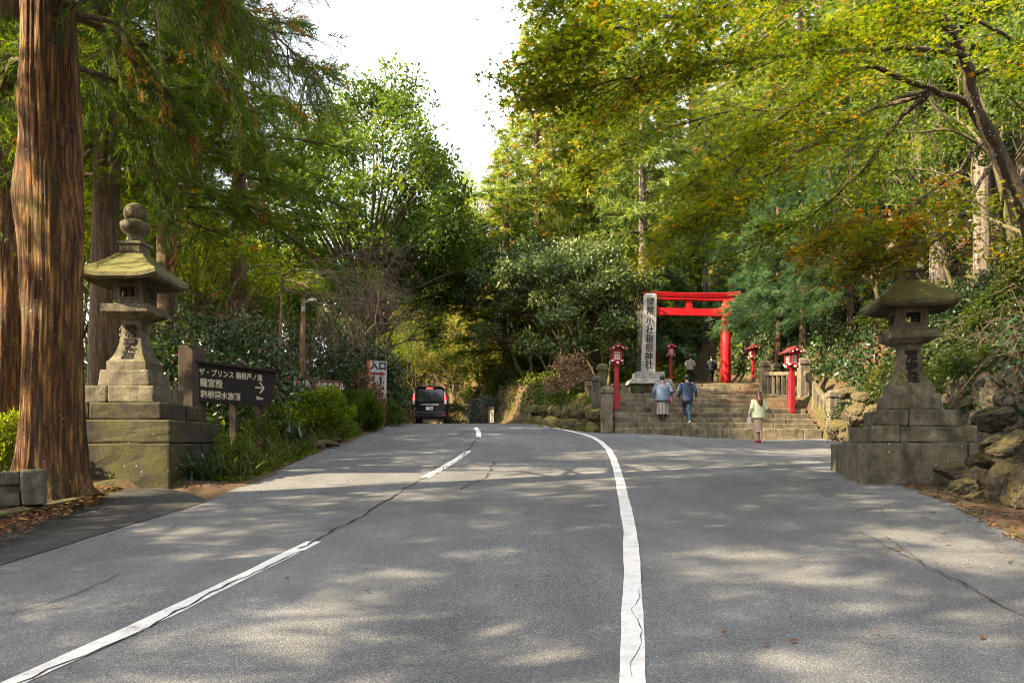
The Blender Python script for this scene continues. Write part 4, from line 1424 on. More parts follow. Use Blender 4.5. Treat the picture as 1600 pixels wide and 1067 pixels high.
def person(label, loc, rz, H, pose, group=None):
    """figure facing +Y; joints scaled from a 1.7 m body; pose gives feet, knees, hands and lean"""
    root = thing('person', label, 'person', loc, rz, group)
    k = H / 1.70
    root.scale = (k, k, k)
    ln = pose.get('lean', .04)
    pel = Vector((0, 0, pose.get('pz', .92)))
    def up(t, f=1.0): return pel + Vector((pose.get('sway', 0) * t, ln * t * f, t))
    chest = up(.36); neck = up(.55); head = up(.70, pose.get('hf', 1.25)); head.y += pose.get('hy', 0)
    shw = pose.get('sh', .19)
    J = {}
    for s, n in ((-1, 'l'), (1, 'r')):
        J['sh' + n] = up(.50) + Vector((s * shw, 0, 0))
        J['hip' + n] = pel + Vector((s * .085, 0, -.02))
        J['ft' + n] = Vector(pose['foot_' + n]); J['kn' + n] = Vector(pose['knee_' + n])
        J['el' + n] = Vector(pose['elbow_' + n]); J['ha' + n] = Vector(pose['hand_' + n])
    f = pose.get('fat', 1.0)
    b = MB()
    b.tube([pel + Vector((0, 0, -.08)), pel, up(.14), up(.30), up(.44), up(.52)], [.105 * f, .15 * f, .128 * f, .142 * f, .135 * f, .08], 14, round_ends=True)
    for s in (-1, 1):
        b.ell(up(.40) + Vector((s * .075, 0, 0)), (.10 * f, .105 * f, .15))
        b.ell(pel + Vector((s * .075, -.03, -.05)), (.095 * f, .105 * f, .12))
    b.tube([up(.48), neck, head + Vector((0, 0, -.06))], [.062, .052, .052], 10, round_ends=True)
    b.ell(head + Vector((0, .0, .03)), (.076, .095, .115), n=16, m=12)                # skull
    b.ell(head + Vector((0, .035, -.045)), (.056, .062, .07))                          # jaw
    b.tube([head + Vector((0, .085, .03)), head + Vector((0, .115, -.015))], [.010, .018], 6, round_ends=True)   # nose
    for s in (-1, 1):
        b.ell(head + Vector((s * .078, 0, .0)), (.012, .022, .034))                    # ears
        b.ell(head + Vector((s * .03, .088, .035)), (.016, .01, .011))                 # eyes
    b.ell(head + Vector((0, .095, -.05)), (.024, .01, .010))                           # mouth
    for s, n in ((-1, 'l'), (1, 'r')):
        b.tube([J['sh' + n], lerp3(J['sh' + n], J['el' + n], .5), J['el' + n], lerp3(J['el' + n], J['ha' + n], .35), J['ha' + n]], [.056, .047, .038, .036, .024], 10, round_ends=True)
        kn = J['kn' + n]; ft = J['ft' + n]; hp = J['hip' + n]
        an = ft + Vector((0, -.02, .075))
        b.tube([hp, lerp3(hp, kn, .4), kn, lerp3(kn, an, .3), lerp3(kn, an, .7), an], [.088 * f, .074 * f, .050, .053, .038, .034], 10, round_ends=True)
        b.tube([ft + Vector((0, -.05, .045)), ft + Vector((0, .05, .04)), ft + Vector((0, .15, .022))], [.036, .038, .026], 8, round_ends=True)
        # hand: palm, four unequal fingers, thumb off its side
        d = (J['ha' + n] - J['el' + n]).normalized()
        sd = Vector((0, 1, 0)) - d * d.y
        sd = sd.normalized() if sd.length > .1 else Vector((1, 0, 0))
        nn = d.cross(sd)
        wr = J['ha' + n]
        b.tube([wr, wr + d * .045, wr + d * .085], [.022, .032, .030], 8, round_ends=True)
        for q, (o, le) in enumerate(((-.027, .058), (-.009, .070), (.009, .075), (.027, .066))):
            p0 = wr + d * .075 + sd * o
            p1 = p0 + d * le * .55 + nn * (s * .006)
            p2 = p1 + d * le * .40 - nn * (s * .018)
            b.tube([p0, p1, p2], [.0095, .0088, .0075], 6, round_ends=True)
        p0 = wr + d * .025 + sd * .024
        b.tube([p0, p0 + d * .03 + sd * .026, p0 + d * .062 + sd * .030], [.012, .011, .009], 6, round_ends=True)
    remeshed(b, 'body', M['skin'], .0105, 3, .5, root)
    pose['wear'](root, J, pel, up, head, neck, f)
    return root


def sleeve(mb, J, n, r0, r1, end=1.0):
    sh, el, ha = J['sh' + n], J['el' + n], J['ha' + n]
    pts = [sh, lerp3(sh, el, .5), el, lerp3(el, ha, .5), lerp3(el, ha, end)]
    mb.tube(pts, [r0, r0 * .93, (r0 + r1) / 2, r1 * 1.05, r1], 10, round_ends=False)


def torso(mb, up, f, z0, z1=.53, w=1.0, flare=1.0, dep=1.0):
    n = 10
    for i in range(1):
        pts = []
        rad = []
    # elliptical rings
    rings = []
    for i in range(n + 1):
        t = z0 + (z1 - z0) * i / n
        u = i / n
        wx = (.175 * f * (flare * (1 - u) + u) if u < .8 else .175 * f * (1 - (u - .8) * 2.6)) * w
        wy = (.135 * f * (flare * (1 - u) + u) if u < .8 else .135 * f * (1 - (u - .8) * 1.9)) * w * dep
        c = up(t)
        rings.append([(c.x + wx * math.cos(a), c.y + wy * math.sin(a), c.z) for a in [2 * math.pi * k / 20 for k in range(20)]])
    vs = [p for r_ in rings for p in r_]
    fs = [(i * 20 + k, i * 20 + (k + 1) % 20, (i + 1) * 20 + (k + 1) % 20, (i + 1) * 20 + k) for i in range(n) for k in range(20)]
    fs += [tuple(reversed(range(20))), tuple(range(n * 20, n * 20 + 20))]
    mb.add(vs, fs)


def skirt(root, pel, up, ztop, zbot, r0, r1, mat, dy=0.0, folds=9, amp=.02, bx=.85, cl=1.0):
    rings = []
    n = 44
    for i in range(9):
        t = i / 8
        z = ztop + (zbot - ztop) * t
        r = r0 + (r1 - r0) * t ** .7
        c = pel + Vector((0, dy * t, 0))
        rings.append([(c.x + math.cos(a) * (r + amp * t * math.sin(folds * a)) * 1.0, c.y + math.sin(a) * (r + amp * t * math.sin(folds * a)) * bx, pel.z + z) for a in [2 * math.pi * k / n for k in range(n)]])
    vs = [p for q in rings for p in q]
    fs = [(i * n + k, i * n + (k + 1) % n, (i + 1) * n + (k + 1) % n, (i + 1) * n + k) for i in range(8) for k in range(n)]
    fs.append(tuple(range(n)))
    fs.append(tuple(reversed(range(8 * n, 9 * n))))
    o = MB().add(vs, fs).obj('skirt', mat, root, smooth=True)
    return o


def trousers(root, J, pel, mat, f=1.0, r=(.105, .085, .07, .062), name='trousers'):
    mb = MB()
    mb.tube([pel + Vector((0, 0, -.06)), pel + Vector((0, 0, .0)), pel + Vector((0, 0, .12))], [.14 * f, .165 * f, .155 * f], 14, round_ends=True)
    for n in 'lr':
        kn, ft, hp = J['kn' + n], J['ft' + n], J['hip' + n]
        an = ft + Vector((0, -.025, .06))
        mb.tube([hp, lerp3(hp, kn, .5), kn, lerp3(kn, an, .5), an], [r[0] * f, r[1] * f, r[2], r[3], r[3] * .95], 12)
    return remeshed(mb, name, mat, .014, 3, .5, root)


def shoes(root, J, mat, h=.09):
    for n in 'lr':
        ft = J['ft' + n]
        mb = MB().tube([ft + Vector((0, -.075, .045)), ft + Vector((0, 0, .05)), ft + Vector((0, .10, .035)), ft + Vector((0, .175, .025))], [.044, .047, .045, .03], 10, round_ends=True)
        mb.box(ft + Vector((0, .04, .008)), (.085, .25, .022))
        remeshed(mb, 'shoe', mat, .012, 2, .5, root)


def hair(root, head, mat, long=0.0, back=.0):
    mb = MB()
    mb.ell(head + Vector((0, -.014, .045)), (.088, .098, .112), n=16, m=10)
    if long:
        mb.tube([head + Vector((0, -.05, .06)), head + Vector((0, -.085, -.06)), head + Vector((.005, -.115 - back, -.20)), head + Vector((.015, -.13 - back, -long))], [.085, .09, .085, .045], 12, round_ends=True)
        mb.tube([head + Vector((-.06, -.03, 0)), head + Vector((-.075, -.06, -.16)), head + Vector((-.06, -.11 - back, -long * .85))], [.04, .045, .03], 8, round_ends=True)
        mb.tube([head + Vector((.06, -.03, 0)), head + Vector((.08, -.06, -.16)), head + Vector((.075, -.11 - back, -long * .9))], [.04, .045, .03], 8, round_ends=True)
    return remeshed(mb, 'hair', mat, .012, 2, .4, root)


def wear_denim(root, J, pel, up, head, neck, f):
    mb = MB()
    torso(mb, up, 1.25, -.12, .54, 1.15, 1.22, 1.1)
    for n in 'lr': sleeve(mb, J, n, .092, .075, .93)
    remeshed(mb, 'shirt', M['cloth_denim'], .014, 4, .5, root)
    skirt(root, pel, up, .0, -.60, .19, .235, M['cloth_stripe'], .02, 13, .014)
    mb = MB()
    for n in 'lr':
        kn, ft = J['kn' + n], J['ft' + n]
        mb.tube([lerp3(J['hip' + n], kn, .6), kn, lerp3(kn, ft + Vector((0, -.02, .08)), .5), ft + Vector((0, -.02, .08))], [.065, .06, .058, .042], 10, round_ends=True)
    remeshed(mb, 'leggings', M['cloth_black'], .014, 2, .5, root)
    shoes(root, J, M['shoe_brown'])
    hair(root, head, M['hair_black'], 0)
    sc = MB()
    for a in range(12):
        a0 = 2 * math.pi * a / 12; a1 = 2 * math.pi * (a + 1) / 12
        sc.tube([up(.50) + Vector((math.cos(a0) * .085, math.sin(a0) * .085, .03)), up(.50) + Vector((math.cos(a1) * .085, math.sin(a1) * .085, .03))], [.042, .042], 8, round_ends=True)
    remeshed(sc, 'scarf', M['cloth_grey'], .014, 2, .5, root)
    st = MB()
    path = [up(.55) + Vector((-.10, -.03, .01)), up(.46) + Vector((-.07, -.185, 0)), up(.25) + Vector((.07, -.215, 0)), up(.05) + Vector((.20, -.17, 0)), up(-.02) + Vector((.265, -.06, .0))]
    for a, b in zip(path[:-1], path[1:]): st.bar(a, b, .035, .012, (0, -1, 0))
    st.obj('bag_strap', M['bag_red'], root)
    MB().box(up(-.06) + Vector((.275, -.05, -.01)), (.08, .22, .20), top=(.06, .19)).obj('shoulder_bag', M['bag_red'], root, bevel=.02)


def wear_hoodie(root, J, pel, up, head, neck, f):
    mb = MB()
    torso(mb, up, 1.10, -.12, .54, 1.12, 1.0, 1.05)
    for n in 'lr': sleeve(mb, J, n, .078, .052, .95)
    mb.tube([up(.50) + Vector((-.10, .0, .03)), up(.50) + Vector((-.08, -.085, .03)), up(.47) + Vector((0, -.135, -.0)), up(.50) + Vector((.08, -.085, .03)), up(.50) + Vector((.10, 0, .03))], [.045, .06, .075, .06, .045], 10, round_ends=True)
    remeshed(mb, 'hoodie', M['cloth_navy'], .014, 3, .5, root)
    trousers(root, J, pel, M['cloth_jeans'], 1.0)
    shoes(root, J, M['shoe_grey'])
    hair(root, head, M['hair_black'], 0)
    for n, s in (('l', -1),):
        bnd = MB(); sh, el = J['sh' + n], J['el' + n]
        for t in (.25, .45, .65, .85):
            p0 = lerp3(sh, el, t); bnd.box(p0 + Vector((s * .076, -.02, 0)), (.012, .06, .05))
        bnd.obj('sleeve_print', M['white_paint'], root)


def wear_cardigan(root, J, pel, up, head, neck, f):
    mb = MB()
    torso(mb, up, 1.02, -.10, .53, 1.12, 1.18, 1.05)
    for n in 'lr': sleeve(mb, J, n, .080, .062, .88)
    remeshed(mb, 'cardigan', M['cloth_cream'], .014, 4, .5, root)
    skirt(root, pel, up, -.02, -.56, .165, .135, M['cloth_beige'], .03, 5, .008)
    shoes(root, J, M['shoe_red'])
    hair(root, head, M['hair_brown'], .36, .05)
    h = J['hal'] + Vector((-.02, .0, -.05))
    bg = MB().add([h + Vector(v) for v in ((-.05, -.15, -.30), (.06, -.15, -.30), (.06, .17, -.30), (-.05, .17, -.30), (-.02, -.09, -.06), (.03, -.09, -.06), (.03, .11, -.06), (-.02, .11, -.06))], [(0, 3, 2, 1), (4, 5, 6, 7), (0, 1, 5, 4), (1, 2, 6, 5), (2, 3, 7, 6), (3, 0, 4, 7)])
    bo = bg.obj('handbag', M['bag_cream'], root, bevel=.02)
    MB().tube([h + Vector((0, -.06, -.07)), h + Vector((0, -.05, .02)), h + Vector((0, .03, .04)), h + Vector((0, .08, .01)), h + Vector((0, .09, -.07))], .009, 6).obj('bag_handle', M['bag_cream'], bo)


def wear_dark(root, J, pel, up, head, neck, f):
    mb = MB()
    torso(mb, up, 1.1, -.12, .54, 1.15, 1.05, 1.1)
    for n in 'lr': sleeve(mb, J, n, .082, .06, .95)
    remeshed(mb, 'jacket', M['cloth_grey'], .016, 3, .5, root)
    trousers(root, J, pel, M['cloth_black'], 1.0)
    shoes(root, J, M['shoe_grey'])
    hair(root, head, M['hair_black'], 0)
    MB().box(up(.27) + Vector((.07, -.21, 0)), (.26, .13, .40), top=(.22, .10)).obj('backpack', M['cloth_black'], root, bevel=.04)


def wear_tan(root, J, pel, up, head, neck, f):
    mb = MB()
    torso(mb, up, 1.12, -.10, .54, 1.18, 1.05, 1.1)
    for n in 'lr': sleeve(mb, J, n, .085, .06, .95)
    remeshed(mb, 'jacket', M['cloth_tan'], .016, 3, .5, root)
    trousers(root, J, pel, M['cloth_grey'], 1.0)
    shoes(root, J, M['shoe_brown'])
    hair(root, head, M['hair_black'], 0)


def stairz(k): return 2.12 + k * RISE


# woman in denim: left foot on the second step, right foot swung back onto the toes a step up
person('woman in a loose denim shirt, striped skirt and orange-red shoulder bag climbing the steps', (P(1036, 660, 26.45).x, 26.45, stairz(2)), R(-3), 1.60, dict(
    foot_l=(-.09, -.06, .0), knee_l=(-.09, .02, .48), foot_r=(.10, .16, RISE), knee_r=(.10, .20, .60),
    elbow_l=(-.33, -.02, 1.16), hand_l=(-.34, .05, .92), elbow_r=(.32, -.03, 1.16), hand_r=(.26, .16, 1.02), lean=.16, sway=-.02, fat=1.08, sh=.20, hf=1.25, wear=wear_denim))
person('man in a navy hooded sweatshirt and blue jeans climbing the steps', (P(1074, 660, 26.6).x, 26.6, stairz(2)), R(-2), 1.62, dict(
    foot_l=(-.05, .20, RISE), knee_l=(-.085, .22, .62), foot_r=(.06, -.10, .0), knee_r=(.075, .02, .46),
    elbow_l=(-.29, -.05, 1.17), hand_l=(-.30, .06, .93), elbow_r=(.29, -.06, 1.17), hand_r=(.32, .02, .93), lean=.08, hy=.05, wear=wear_hoodie))
wy = 24.9
person('woman with long brown hair, pale cardigan and red heels walking towards the steps', (P(1185, 680, wy).x, wy, float(road_z(P(1185, 680, wy).x, wy)) + .0), R(4), 1.62, dict(
    foot_l=(-.04, -.02, .0), knee_l=(-.055, .05, .49), foot_r=(.06, .10, .0), knee_r=(.06, .13, .49),
    elbow_l=(-.26, -.06, 1.15), hand_l=(-.27, .10, .97), elbow_r=(.26, -.05, 1.15), hand_r=(.24, .12, .99), lean=.02, sh=.165, fat=.92, wear=wear_cardigan))
q = P(1112, 598, 46.5)
person('person in a dark jacket with a black backpack walking under the red gate', (q.x, q.y, q.z - .02), R(-5), 1.60, dict(
    foot_l=(-.06, -.04, 0), knee_l=(-.08, .03, .48), foot_r=(.08, .14, 0), knee_r=(.085, .13, .49),
    elbow_l=(-.28, -.02, 1.17), hand_l=(-.27, .12, .98), elbow_r=(.29, -.04, 1.17), hand_r=(.29, .08, .95), lean=.10, hy=.08, wear=wear_dark))
q = P(1078, 598, 45.5)
person('person in a tan jacket leaning forward beyond the man in the navy sweatshirt', (q.x, q.y, q.z - .02), R(-20), 1.60, dict(
    foot_l=(-.08, .0, 0), knee_l=(-.08, .05, .48), foot_r=(.08, .12, 0), knee_r=(.085, .13, .49),
    elbow_l=(-.28, .06, 1.12), hand_l=(-.22, .25, 1.0), elbow_r=(.29, .06, 1.12), hand_r=(.22, .26, 1.0), lean=.34, hy=.08, hf=1.2, wear=wear_tan))
# ------------------------------------------------------------------ foliage tools
def unit(a):
    return a / np.maximum(np.linalg.norm(a, axis=-1, keepdims=True), 1e-9)


T_LEAF = (np.array([(0, 0, 0), (.45, .27, .05), (1, 0, -.06), (.45, -.27, .05)]), np.array([(0, 3, 2), (0, 2, 1)]))
T_OVAL = (np.array([(0, 0, 0), (.3, .24, .04), (.7, .22, .03), (1, 0, -.06), (.7, -.22, .03), (.3, -.24, .04), (.5, 0, -.02)]),
          np.array([(0, 6, 1), (1, 6, 2), (2, 6, 3), (0, 5, 6), (5, 4, 6), (4, 3, 6)]))


def t_maple():
    v = [(0, 0, 0)]; f = []
    for ang, le in ((-105, .50), (-52, .85), (0, 1.0), (52, .85), (105, .50)):
        a = R(ang); w = .17
        d = (math.cos(a), math.sin(a)); s = (-d[1], d[0])
        b = len(v)
        v += [(d[0] * .22 + s[0] * w, d[1] * .22 + s[1] * w, .0), (d[0] * le, d[1] * le, -.10 * le), (d[0] * .22 - s[0] * w, d[1] * .22 - s[1] * w, .0)]
        f += [(0, b + 2, b + 1), (0, b + 1, b)]
    return np.array(v), np.array(f)


T_MAPLE = t_maple()


def t_spray(n=4, w=.034):
    v = [(0, -w, 0), (1, 0, -.10), (0, w, 0)]; f = [(0, 1, 2)]
    for k in range(n):
        t = .12 + .72 * k / n
        le = .50 * (1 - .35 * t)
        for s in (-1, 1):
            a = s * R(36)
            zz = .10 * (1 if k % 2 else -1)
            b = len(v)
            v += [(t, -w * .8, 0), (t + le * math.cos(a), le * math.sin(a), zz - .06), (t + w, w * .8, .01)]
            f.append((b, b + 1, b + 2))
    return np.array(v), np.array(f)


T_SPRAY = t_spray()
T_SPRAY_FAR = t_spray(2, .075)
T_BLADE = (np.array([(0, -.035, 0), (0, .035, 0), (.5, -.03, .14), (.5, .03, .14), (.85, -.016, .12), (.85, .016, .12), (1, 0, .02)]),
           np.array([(0, 1, 3), (0, 3, 2), (2, 3, 5), (2, 5, 4), (4, 5, 6)]))


def scatter(tmpl, pos, axis, normal, scale, tint):
    tv, tf = tmpl
    ax = unit(axis)
    nn = normal - ax * np.sum(normal * ax, -1, keepdims=True)
    nn = unit(nn)
    sd = np.cross(nn, ax)
    n = len(pos); k = len(tv)
    V = pos[:, None, :] + scale[:, None, None] * (tv[None, :, 0, None] * ax[:, None] + tv[None, :, 1, None] * sd[:, None] + tv[None, :, 2, None] * nn[:, None])
    Fc = (np.arange(n) * k)[:, None, None] + tf[None]
    return V.reshape(-1, 3), Fc.reshape(-1, tf.shape[1]), np.repeat(tint, k)


def foliage(name, parts, mat):
    V = []; Fs = []; Tn = []
    b = 0
    for v, f, t in parts:
        V.append(v); Fs.append(f + b); Tn.append(t); b += len(v)
    return np_mesh(name, np.concatenate(V), [np.concatenate(Fs)], mat, tint=np.clip(np.concatenate(Tn), 0, 1))


def rn(g, n, s=1.0): return g.normal(0, s, (n, 3))


def clumps(g, centers, per, radius, size, flat=.7, up=.6, tmpl=T_LEAF, tint=(.45, .2), outward=None, var=.35):
    """leaves spread through balls round the given centres"""
    C = np.repeat(np.asarray(centers, dtype=float), per, 0)
    n = len(C)
    d = unit(rn(g, n))
    r = radius * g.random(n) ** .55 * (1 if not hasattr(radius, '__len__') else 1)
    off = d * r[:, None]
    off[:, 2] *= flat
    ax = unit(d + rn(g, n, .8))
    nm = rn(g, n, .6) + np.array([0, 0, up])
    tc = g.normal(tint[0], tint[1], len(centers)).repeat(per)
    t = tc + g.normal(0, tint[1] * .7, n)
    s = size * (1 + g.normal(0, var, n)).clip(.4, 1.9)
    return scatter(tmpl, C + off, ax, nm, s, t)


def cedar(name, H, z0, Lmax, nb, g, mat_leaf, mat_bark, tr=.3, spray=.40, tw=5.5, per=7, tmpl=T_SPRAY, droop=.35, tint=(.42, .17), dead=.0):
    """conifer with drooping rope-like sprays; returns trunk mesh and crown mesh"""
    mb = MB()
    mb.tube([(0, 0, -.6), (0, 0, .5), (.04 * H * .1, 0, H * .35), (0, .03, H * .7), (0, 0, H)], [tr * 1.35, tr, tr * .8, tr * .45, .02], 12)
    pos = []; axs = []; tints = []; scl = []
    for i in range(nb):
        u = (i + g.random()) / nb
        z = z0 + (H - z0) * u ** .92
        az = i * 2.399 + g.normal(0, .3)
        L = Lmax * ((1 - u) ** .75 * .93 + .07) * g.uniform(.72, 1.12)
        d = np.array([math.cos(az), math.sin(az), 0.0])
        rise = g.uniform(.0, .25)
        dr = droop * g.uniform(.7, 1.3)
        def bp(t): return np.array([0, 0, z]) + d * (L * t) + np.array([0, 0, 1.0]) * (rise * L * t - dr * L * t * t + .12 * L * t ** 4)
        pts = [bp(t) for t in (0, .3, .6, .85, 1)]
        r0 = .012 + .016 * L
        mb.tube(pts, [r0, r0 * .75, r0 * .5, r0 * .3, .006], 5, cap=False)
        nt = max(3, int(L * tw))
        for k in range(nt):
            t = .12 + .88 * g.random() ** .7
            p = bp(t)
            lat = np.array([-d[1], d[0], 0]) * (1 if g.random() < .5 else -1)
            td = d * g.uniform(.3, 1.0) + lat * g.uniform(.1, 1.1) + np.array([0, 0, g.uniform(-.55, .25)])
            td /= np.linalg.norm(td)
            TL = g.uniform(.40, .95) * (.6 + .12 * L)
            tt = g.normal(tint[0], tint[1])
            if dead and g.random() < dead: tt = 1.0
            s = (np.arange(per) + g.random(per)) / per
            q = p + td * (TL * s)[:, None] + np.array([0, 0, -1.0]) * (.22 * TL * s ** 2)[:, None] + g.normal(0, .07, (per, 3))
            a = td + np.array([0, 0, -.35]) * s[:, None] + g.normal(0, .45, (per, 3))
            pos.append(q); axs.append(a); tints.append(tt + g.normal(0, .07, per)); scl.append(spray * g.uniform(.65, 1.3, per))
    pos = np.concatenate(pos); axs = np.concatenate(axs); tints = np.concatenate(tints); scl = np.concatenate(scl)
    nm = rn(g, len(pos), .7) + np.array([0, 0, .7])
    crown = foliage('crown', [scatter(tmpl, pos, axs, nm, scl, tints)], mat_leaf)
    trunk = mb.mesh('trunk', mat_bark, smooth=True)
    return trunk, crown


def grow(mb, tips, p, d, L, r, depth, g, spread=.5, upb=.15, nch=(2, 3), shrink=.74, wob=.12, sides=6):
    n = 4
    pts = [p]; dd = d.copy(); q = p.copy()
    for k in range(n):
        dd = dd + g.normal(0, wob, 3) + np.array([0, 0, upb * .25]); dd /= np.linalg.norm(dd)
        q = q + dd * (L / n); pts.append(q.copy())
    rr = [r * (1 - .32 * k / n) for k in range(n + 1)]
    mb.tube(pts, rr, max(4, sides), cap=False)
    if depth == 0:
        tips.append((q.copy(), dd.copy())); tips.append((pts[2].copy(), dd.copy()))
        return
    k = g.integers(nch[0], nch[1] + 1)
    a0 = g.random() * 6.28
    for i in range(k):
        a = a0 + 6.283 * i / k + g.normal(0, .35)
        ref = np.cross(dd, [0, 0, 1.0]) if abs(dd[2]) < .95 else np.array([1.0, 0, 0])
        ref /= np.linalg.norm(ref); o = np.cross(dd, ref)
        sp = spread * g.uniform(.6, 1.3)
        nd = dd + (ref * math.cos(a) + o * math.sin(a)) * sp + np.array([0, 0, upb])
        nd /= np.linalg.norm(nd)
        grow(mb, tips, q if i or depth > 1 else q, nd, L * shrink * g.uniform(.8, 1.2), r * .66, depth - 1, g, spread, upb, nch, shrink, wob, sides - 1)


def broad(name, g, mat_leaf, mat_bark, H=9, stems=1, depth=4, r=.16, fan=.15, spread=.5, upb=.15, leaf=.13, per=60, rad=.55, tint=(.45, .2), L0=.34, flat=.7, tmpl=T_LEAF, shrink=.74, nch=(2, 3), up=.6, keep=1.0):
    mb = MB(); tips = []
    for s in range(stems):
        a = 6.283 * s / stems + g.normal(0, .3)
        d = np.array([math.cos(a) * fan, math.sin(a) * fan, 1.0]) if stems > 1 else np.array([g.normal(0, .05), g.normal(0, .05), 1.0])
        d /= np.linalg.norm(d)
        grow(mb, tips, np.array([math.cos(a) * .12 * (stems > 1), math.sin(a) * .12 * (stems > 1), -.3]), d, H * L0 * g.uniform(.85, 1.15), r, depth, g, spread, upb, nch, shrink)
    C = np.array([t[0] for t in tips])
    if keep < 1: C = C[g.random(len(C)) < keep]
    crown = foliage('crown', [clumps(g, C, per, rad, leaf, flat, up, tmpl, tint)], mat_leaf)
    return mb.mesh('trunk', mat_bark, smooth=True), crown


def tree(name, label, cat, trunk, crown, x, y, rz=0.0, s=1.0, color=None, group=None, sz=None, dz=-.1, lean=(0, 0), extra=()):
    r = thing(name, label, cat, (x, y, gz(x, y) + dz), rz, group)
    r.rotation_euler = (lean[0], lean[1], rz)
    r.scale = (s, s, sz or s)
    t = mobj('trunk', trunk, r) if trunk else None
    c = mobj('crown', crown, r)
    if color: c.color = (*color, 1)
    return r


def at(px, Y):
    return (px - 800) / FPX * Y


G = lambda s: np.random.default_rng(s)
# ------------------------------------------------------------------ prototypes
CED_A = cedar('a', 22, 7.0, 4.4, 84, G(1), M['leaf_cedar'], M['trunk_bark'], .34, .37, 7.0, 10, dead=.05)
CED_B = cedar('b', 20, 6.5, 3.9, 76, G(2), M['leaf_cedar'], M['trunk_bark'], .28, .36, 7.0, 10, dead=.06)
CED_F = cedar('c', 24, 2.5, 4.6, 120, G(3), M['leaf_hill'], M['trunk_bark'], .36, .62, 5.5, 6, T_SPRAY_FAR, .28, (.46, .22), .02)
CED_G = cedar('d', 22, 8.0, 3.4, 80, G(4), M['leaf_hill'], M['pale_bark'], .30, .55, 6.0, 6, T_SPRAY_FAR, .30, (.35, .2), .02)
HIN_T = cedar('h', 12, 3.0, 3.6, 64, G(15), M['leaf_hinoki'], M['trunk_bark'], .2, .42, 8.5, 9, T_SPRAY, .50, (.5, .2))
HIN = cedar('e', 13, 1.6, 3.3, 70, G(5), M['leaf_hinoki'], M['trunk_bark'], .2, .50, 7.5, 7, T_SPRAY, .55, (.45, .2))
BR_A = broad('a', G(6), M['leaf_broad'], M['mossy_bark'], 9, 2, 4, .13, .25, .50, .12, .15, 46, .62, (.42, .2))
BR_L = broad('b', G(7), M['leaf_light'], M['mossy_bark'], 9, 3, 4, .10, .35, .48, .16, .14, 34, .60, (.45, .22))
BR_G = broad('c', G(8), M['leaf_gloss'], M['mossy_bark'], 6, 4, 4, .08, .55, .55, .10, .12, 46, .42, (.45, .2), .30)
BR_P = broad('d', G(9), M['leaf_pale'], M['mossy_bark'], 7.5, 4, 4, .09, .45, .55, .10, .17, 40, .50, (.50, .22), .30)
BR_U = broad('e', G(10), M['leaf_autumn'], M['mossy_bark'], 7, 2, 4, .09, .35, .55, .08, .15, 22, .55, (.42, .25))
BR_O = broad('f', G(12), M['leaf_olive'], M['mossy_bark'], 7, 3, 4, .09, .4, .55, .08, .16, 34, .55, (.42, .25))


def shrub(g, mat, H=1.4, W=1.0, n=42, per=60, leaf=.07, rad=.22, tint=(.5, .2), tmpl=T_LEAF, stems=9, bark='twig', shell=.8, up=.4, zlow=.15):
    mb = MB(); C = []
    for i in range(n):
        d = unit(g.normal(0, 1, 3)); d[2] = abs(d[2])
        rr = g.uniform(shell, 1.0)
        C.append((d[0] * W * rr, d[1] * W * rr, H * zlow + H * (1 - zlow) * d[2] * rr))
    C = np.array(C)
    for i in range(stems):
        c = C[i % n]
        mb.tube([(g.normal(0, .06 * W), g.normal(0, .06 * W), -.2), (c[0] * .35, c[1] * .35, c[2] * .5), tuple(c * .92)], [.022 * W + .008, .014 * W + .005, .004], 5, cap=False)
    crown = foliage('crown', [clumps(g, C, per, rad, leaf, .85, up, tmpl, tint)], mat)
    return mb.mesh('stem', M[bark], smooth=True), crown


SH_R = shrub(G(20), M['leaf_light'], 1.45, 1.0, 60, 150, .075, .24, (.22, .16), T_LEAF, 14)
SH_D = shrub(G(21), M['leaf_broad'], 1.5, 1.1, 46, 70, .10, .34, (.45, .2))
SH_C = shrub(G(22), M['leaf_gloss'], 3.4, 2.0, 120, 90, .10, .50, (.48, .22), T_OVAL, 30, 'mossy_bark', .6, .3, .05)
SH_B = shrub(G(23), M['leaf_brown'], 1.9, 1.2, 60, 46, .12, .34, (.5, .25), T_OVAL, 26, 'dry_twig')
SH_O = shrub(G(24), M['leaf_olive'], 2.2, 1.6, 60, 60, .11, .42, (.3, .25))
SH_P = shrub(G(25), M['leaf_pale'], 2.4, 1.6, 60, 70, .12, .42, (.3, .25), T_OVAL)
SH_BL = shrub(G(26), M['leaf_blue'], 2.0, 1.4, 46, 60, .13, .4, (.5, .3))


def bush(name, label, cat, proto, x, y, s=(1, 1, 1), rz=0.0, color=None, group=None, dz=-.03):
    r = thing(name, label, cat, (x, y, gz(x, y) + dz), rz, group)
    r.scale = s
    mobj('stem', proto[0], r)
    c = mobj('crown', proto[1], r)
    if color: c.color = (*color, 1)
    return r


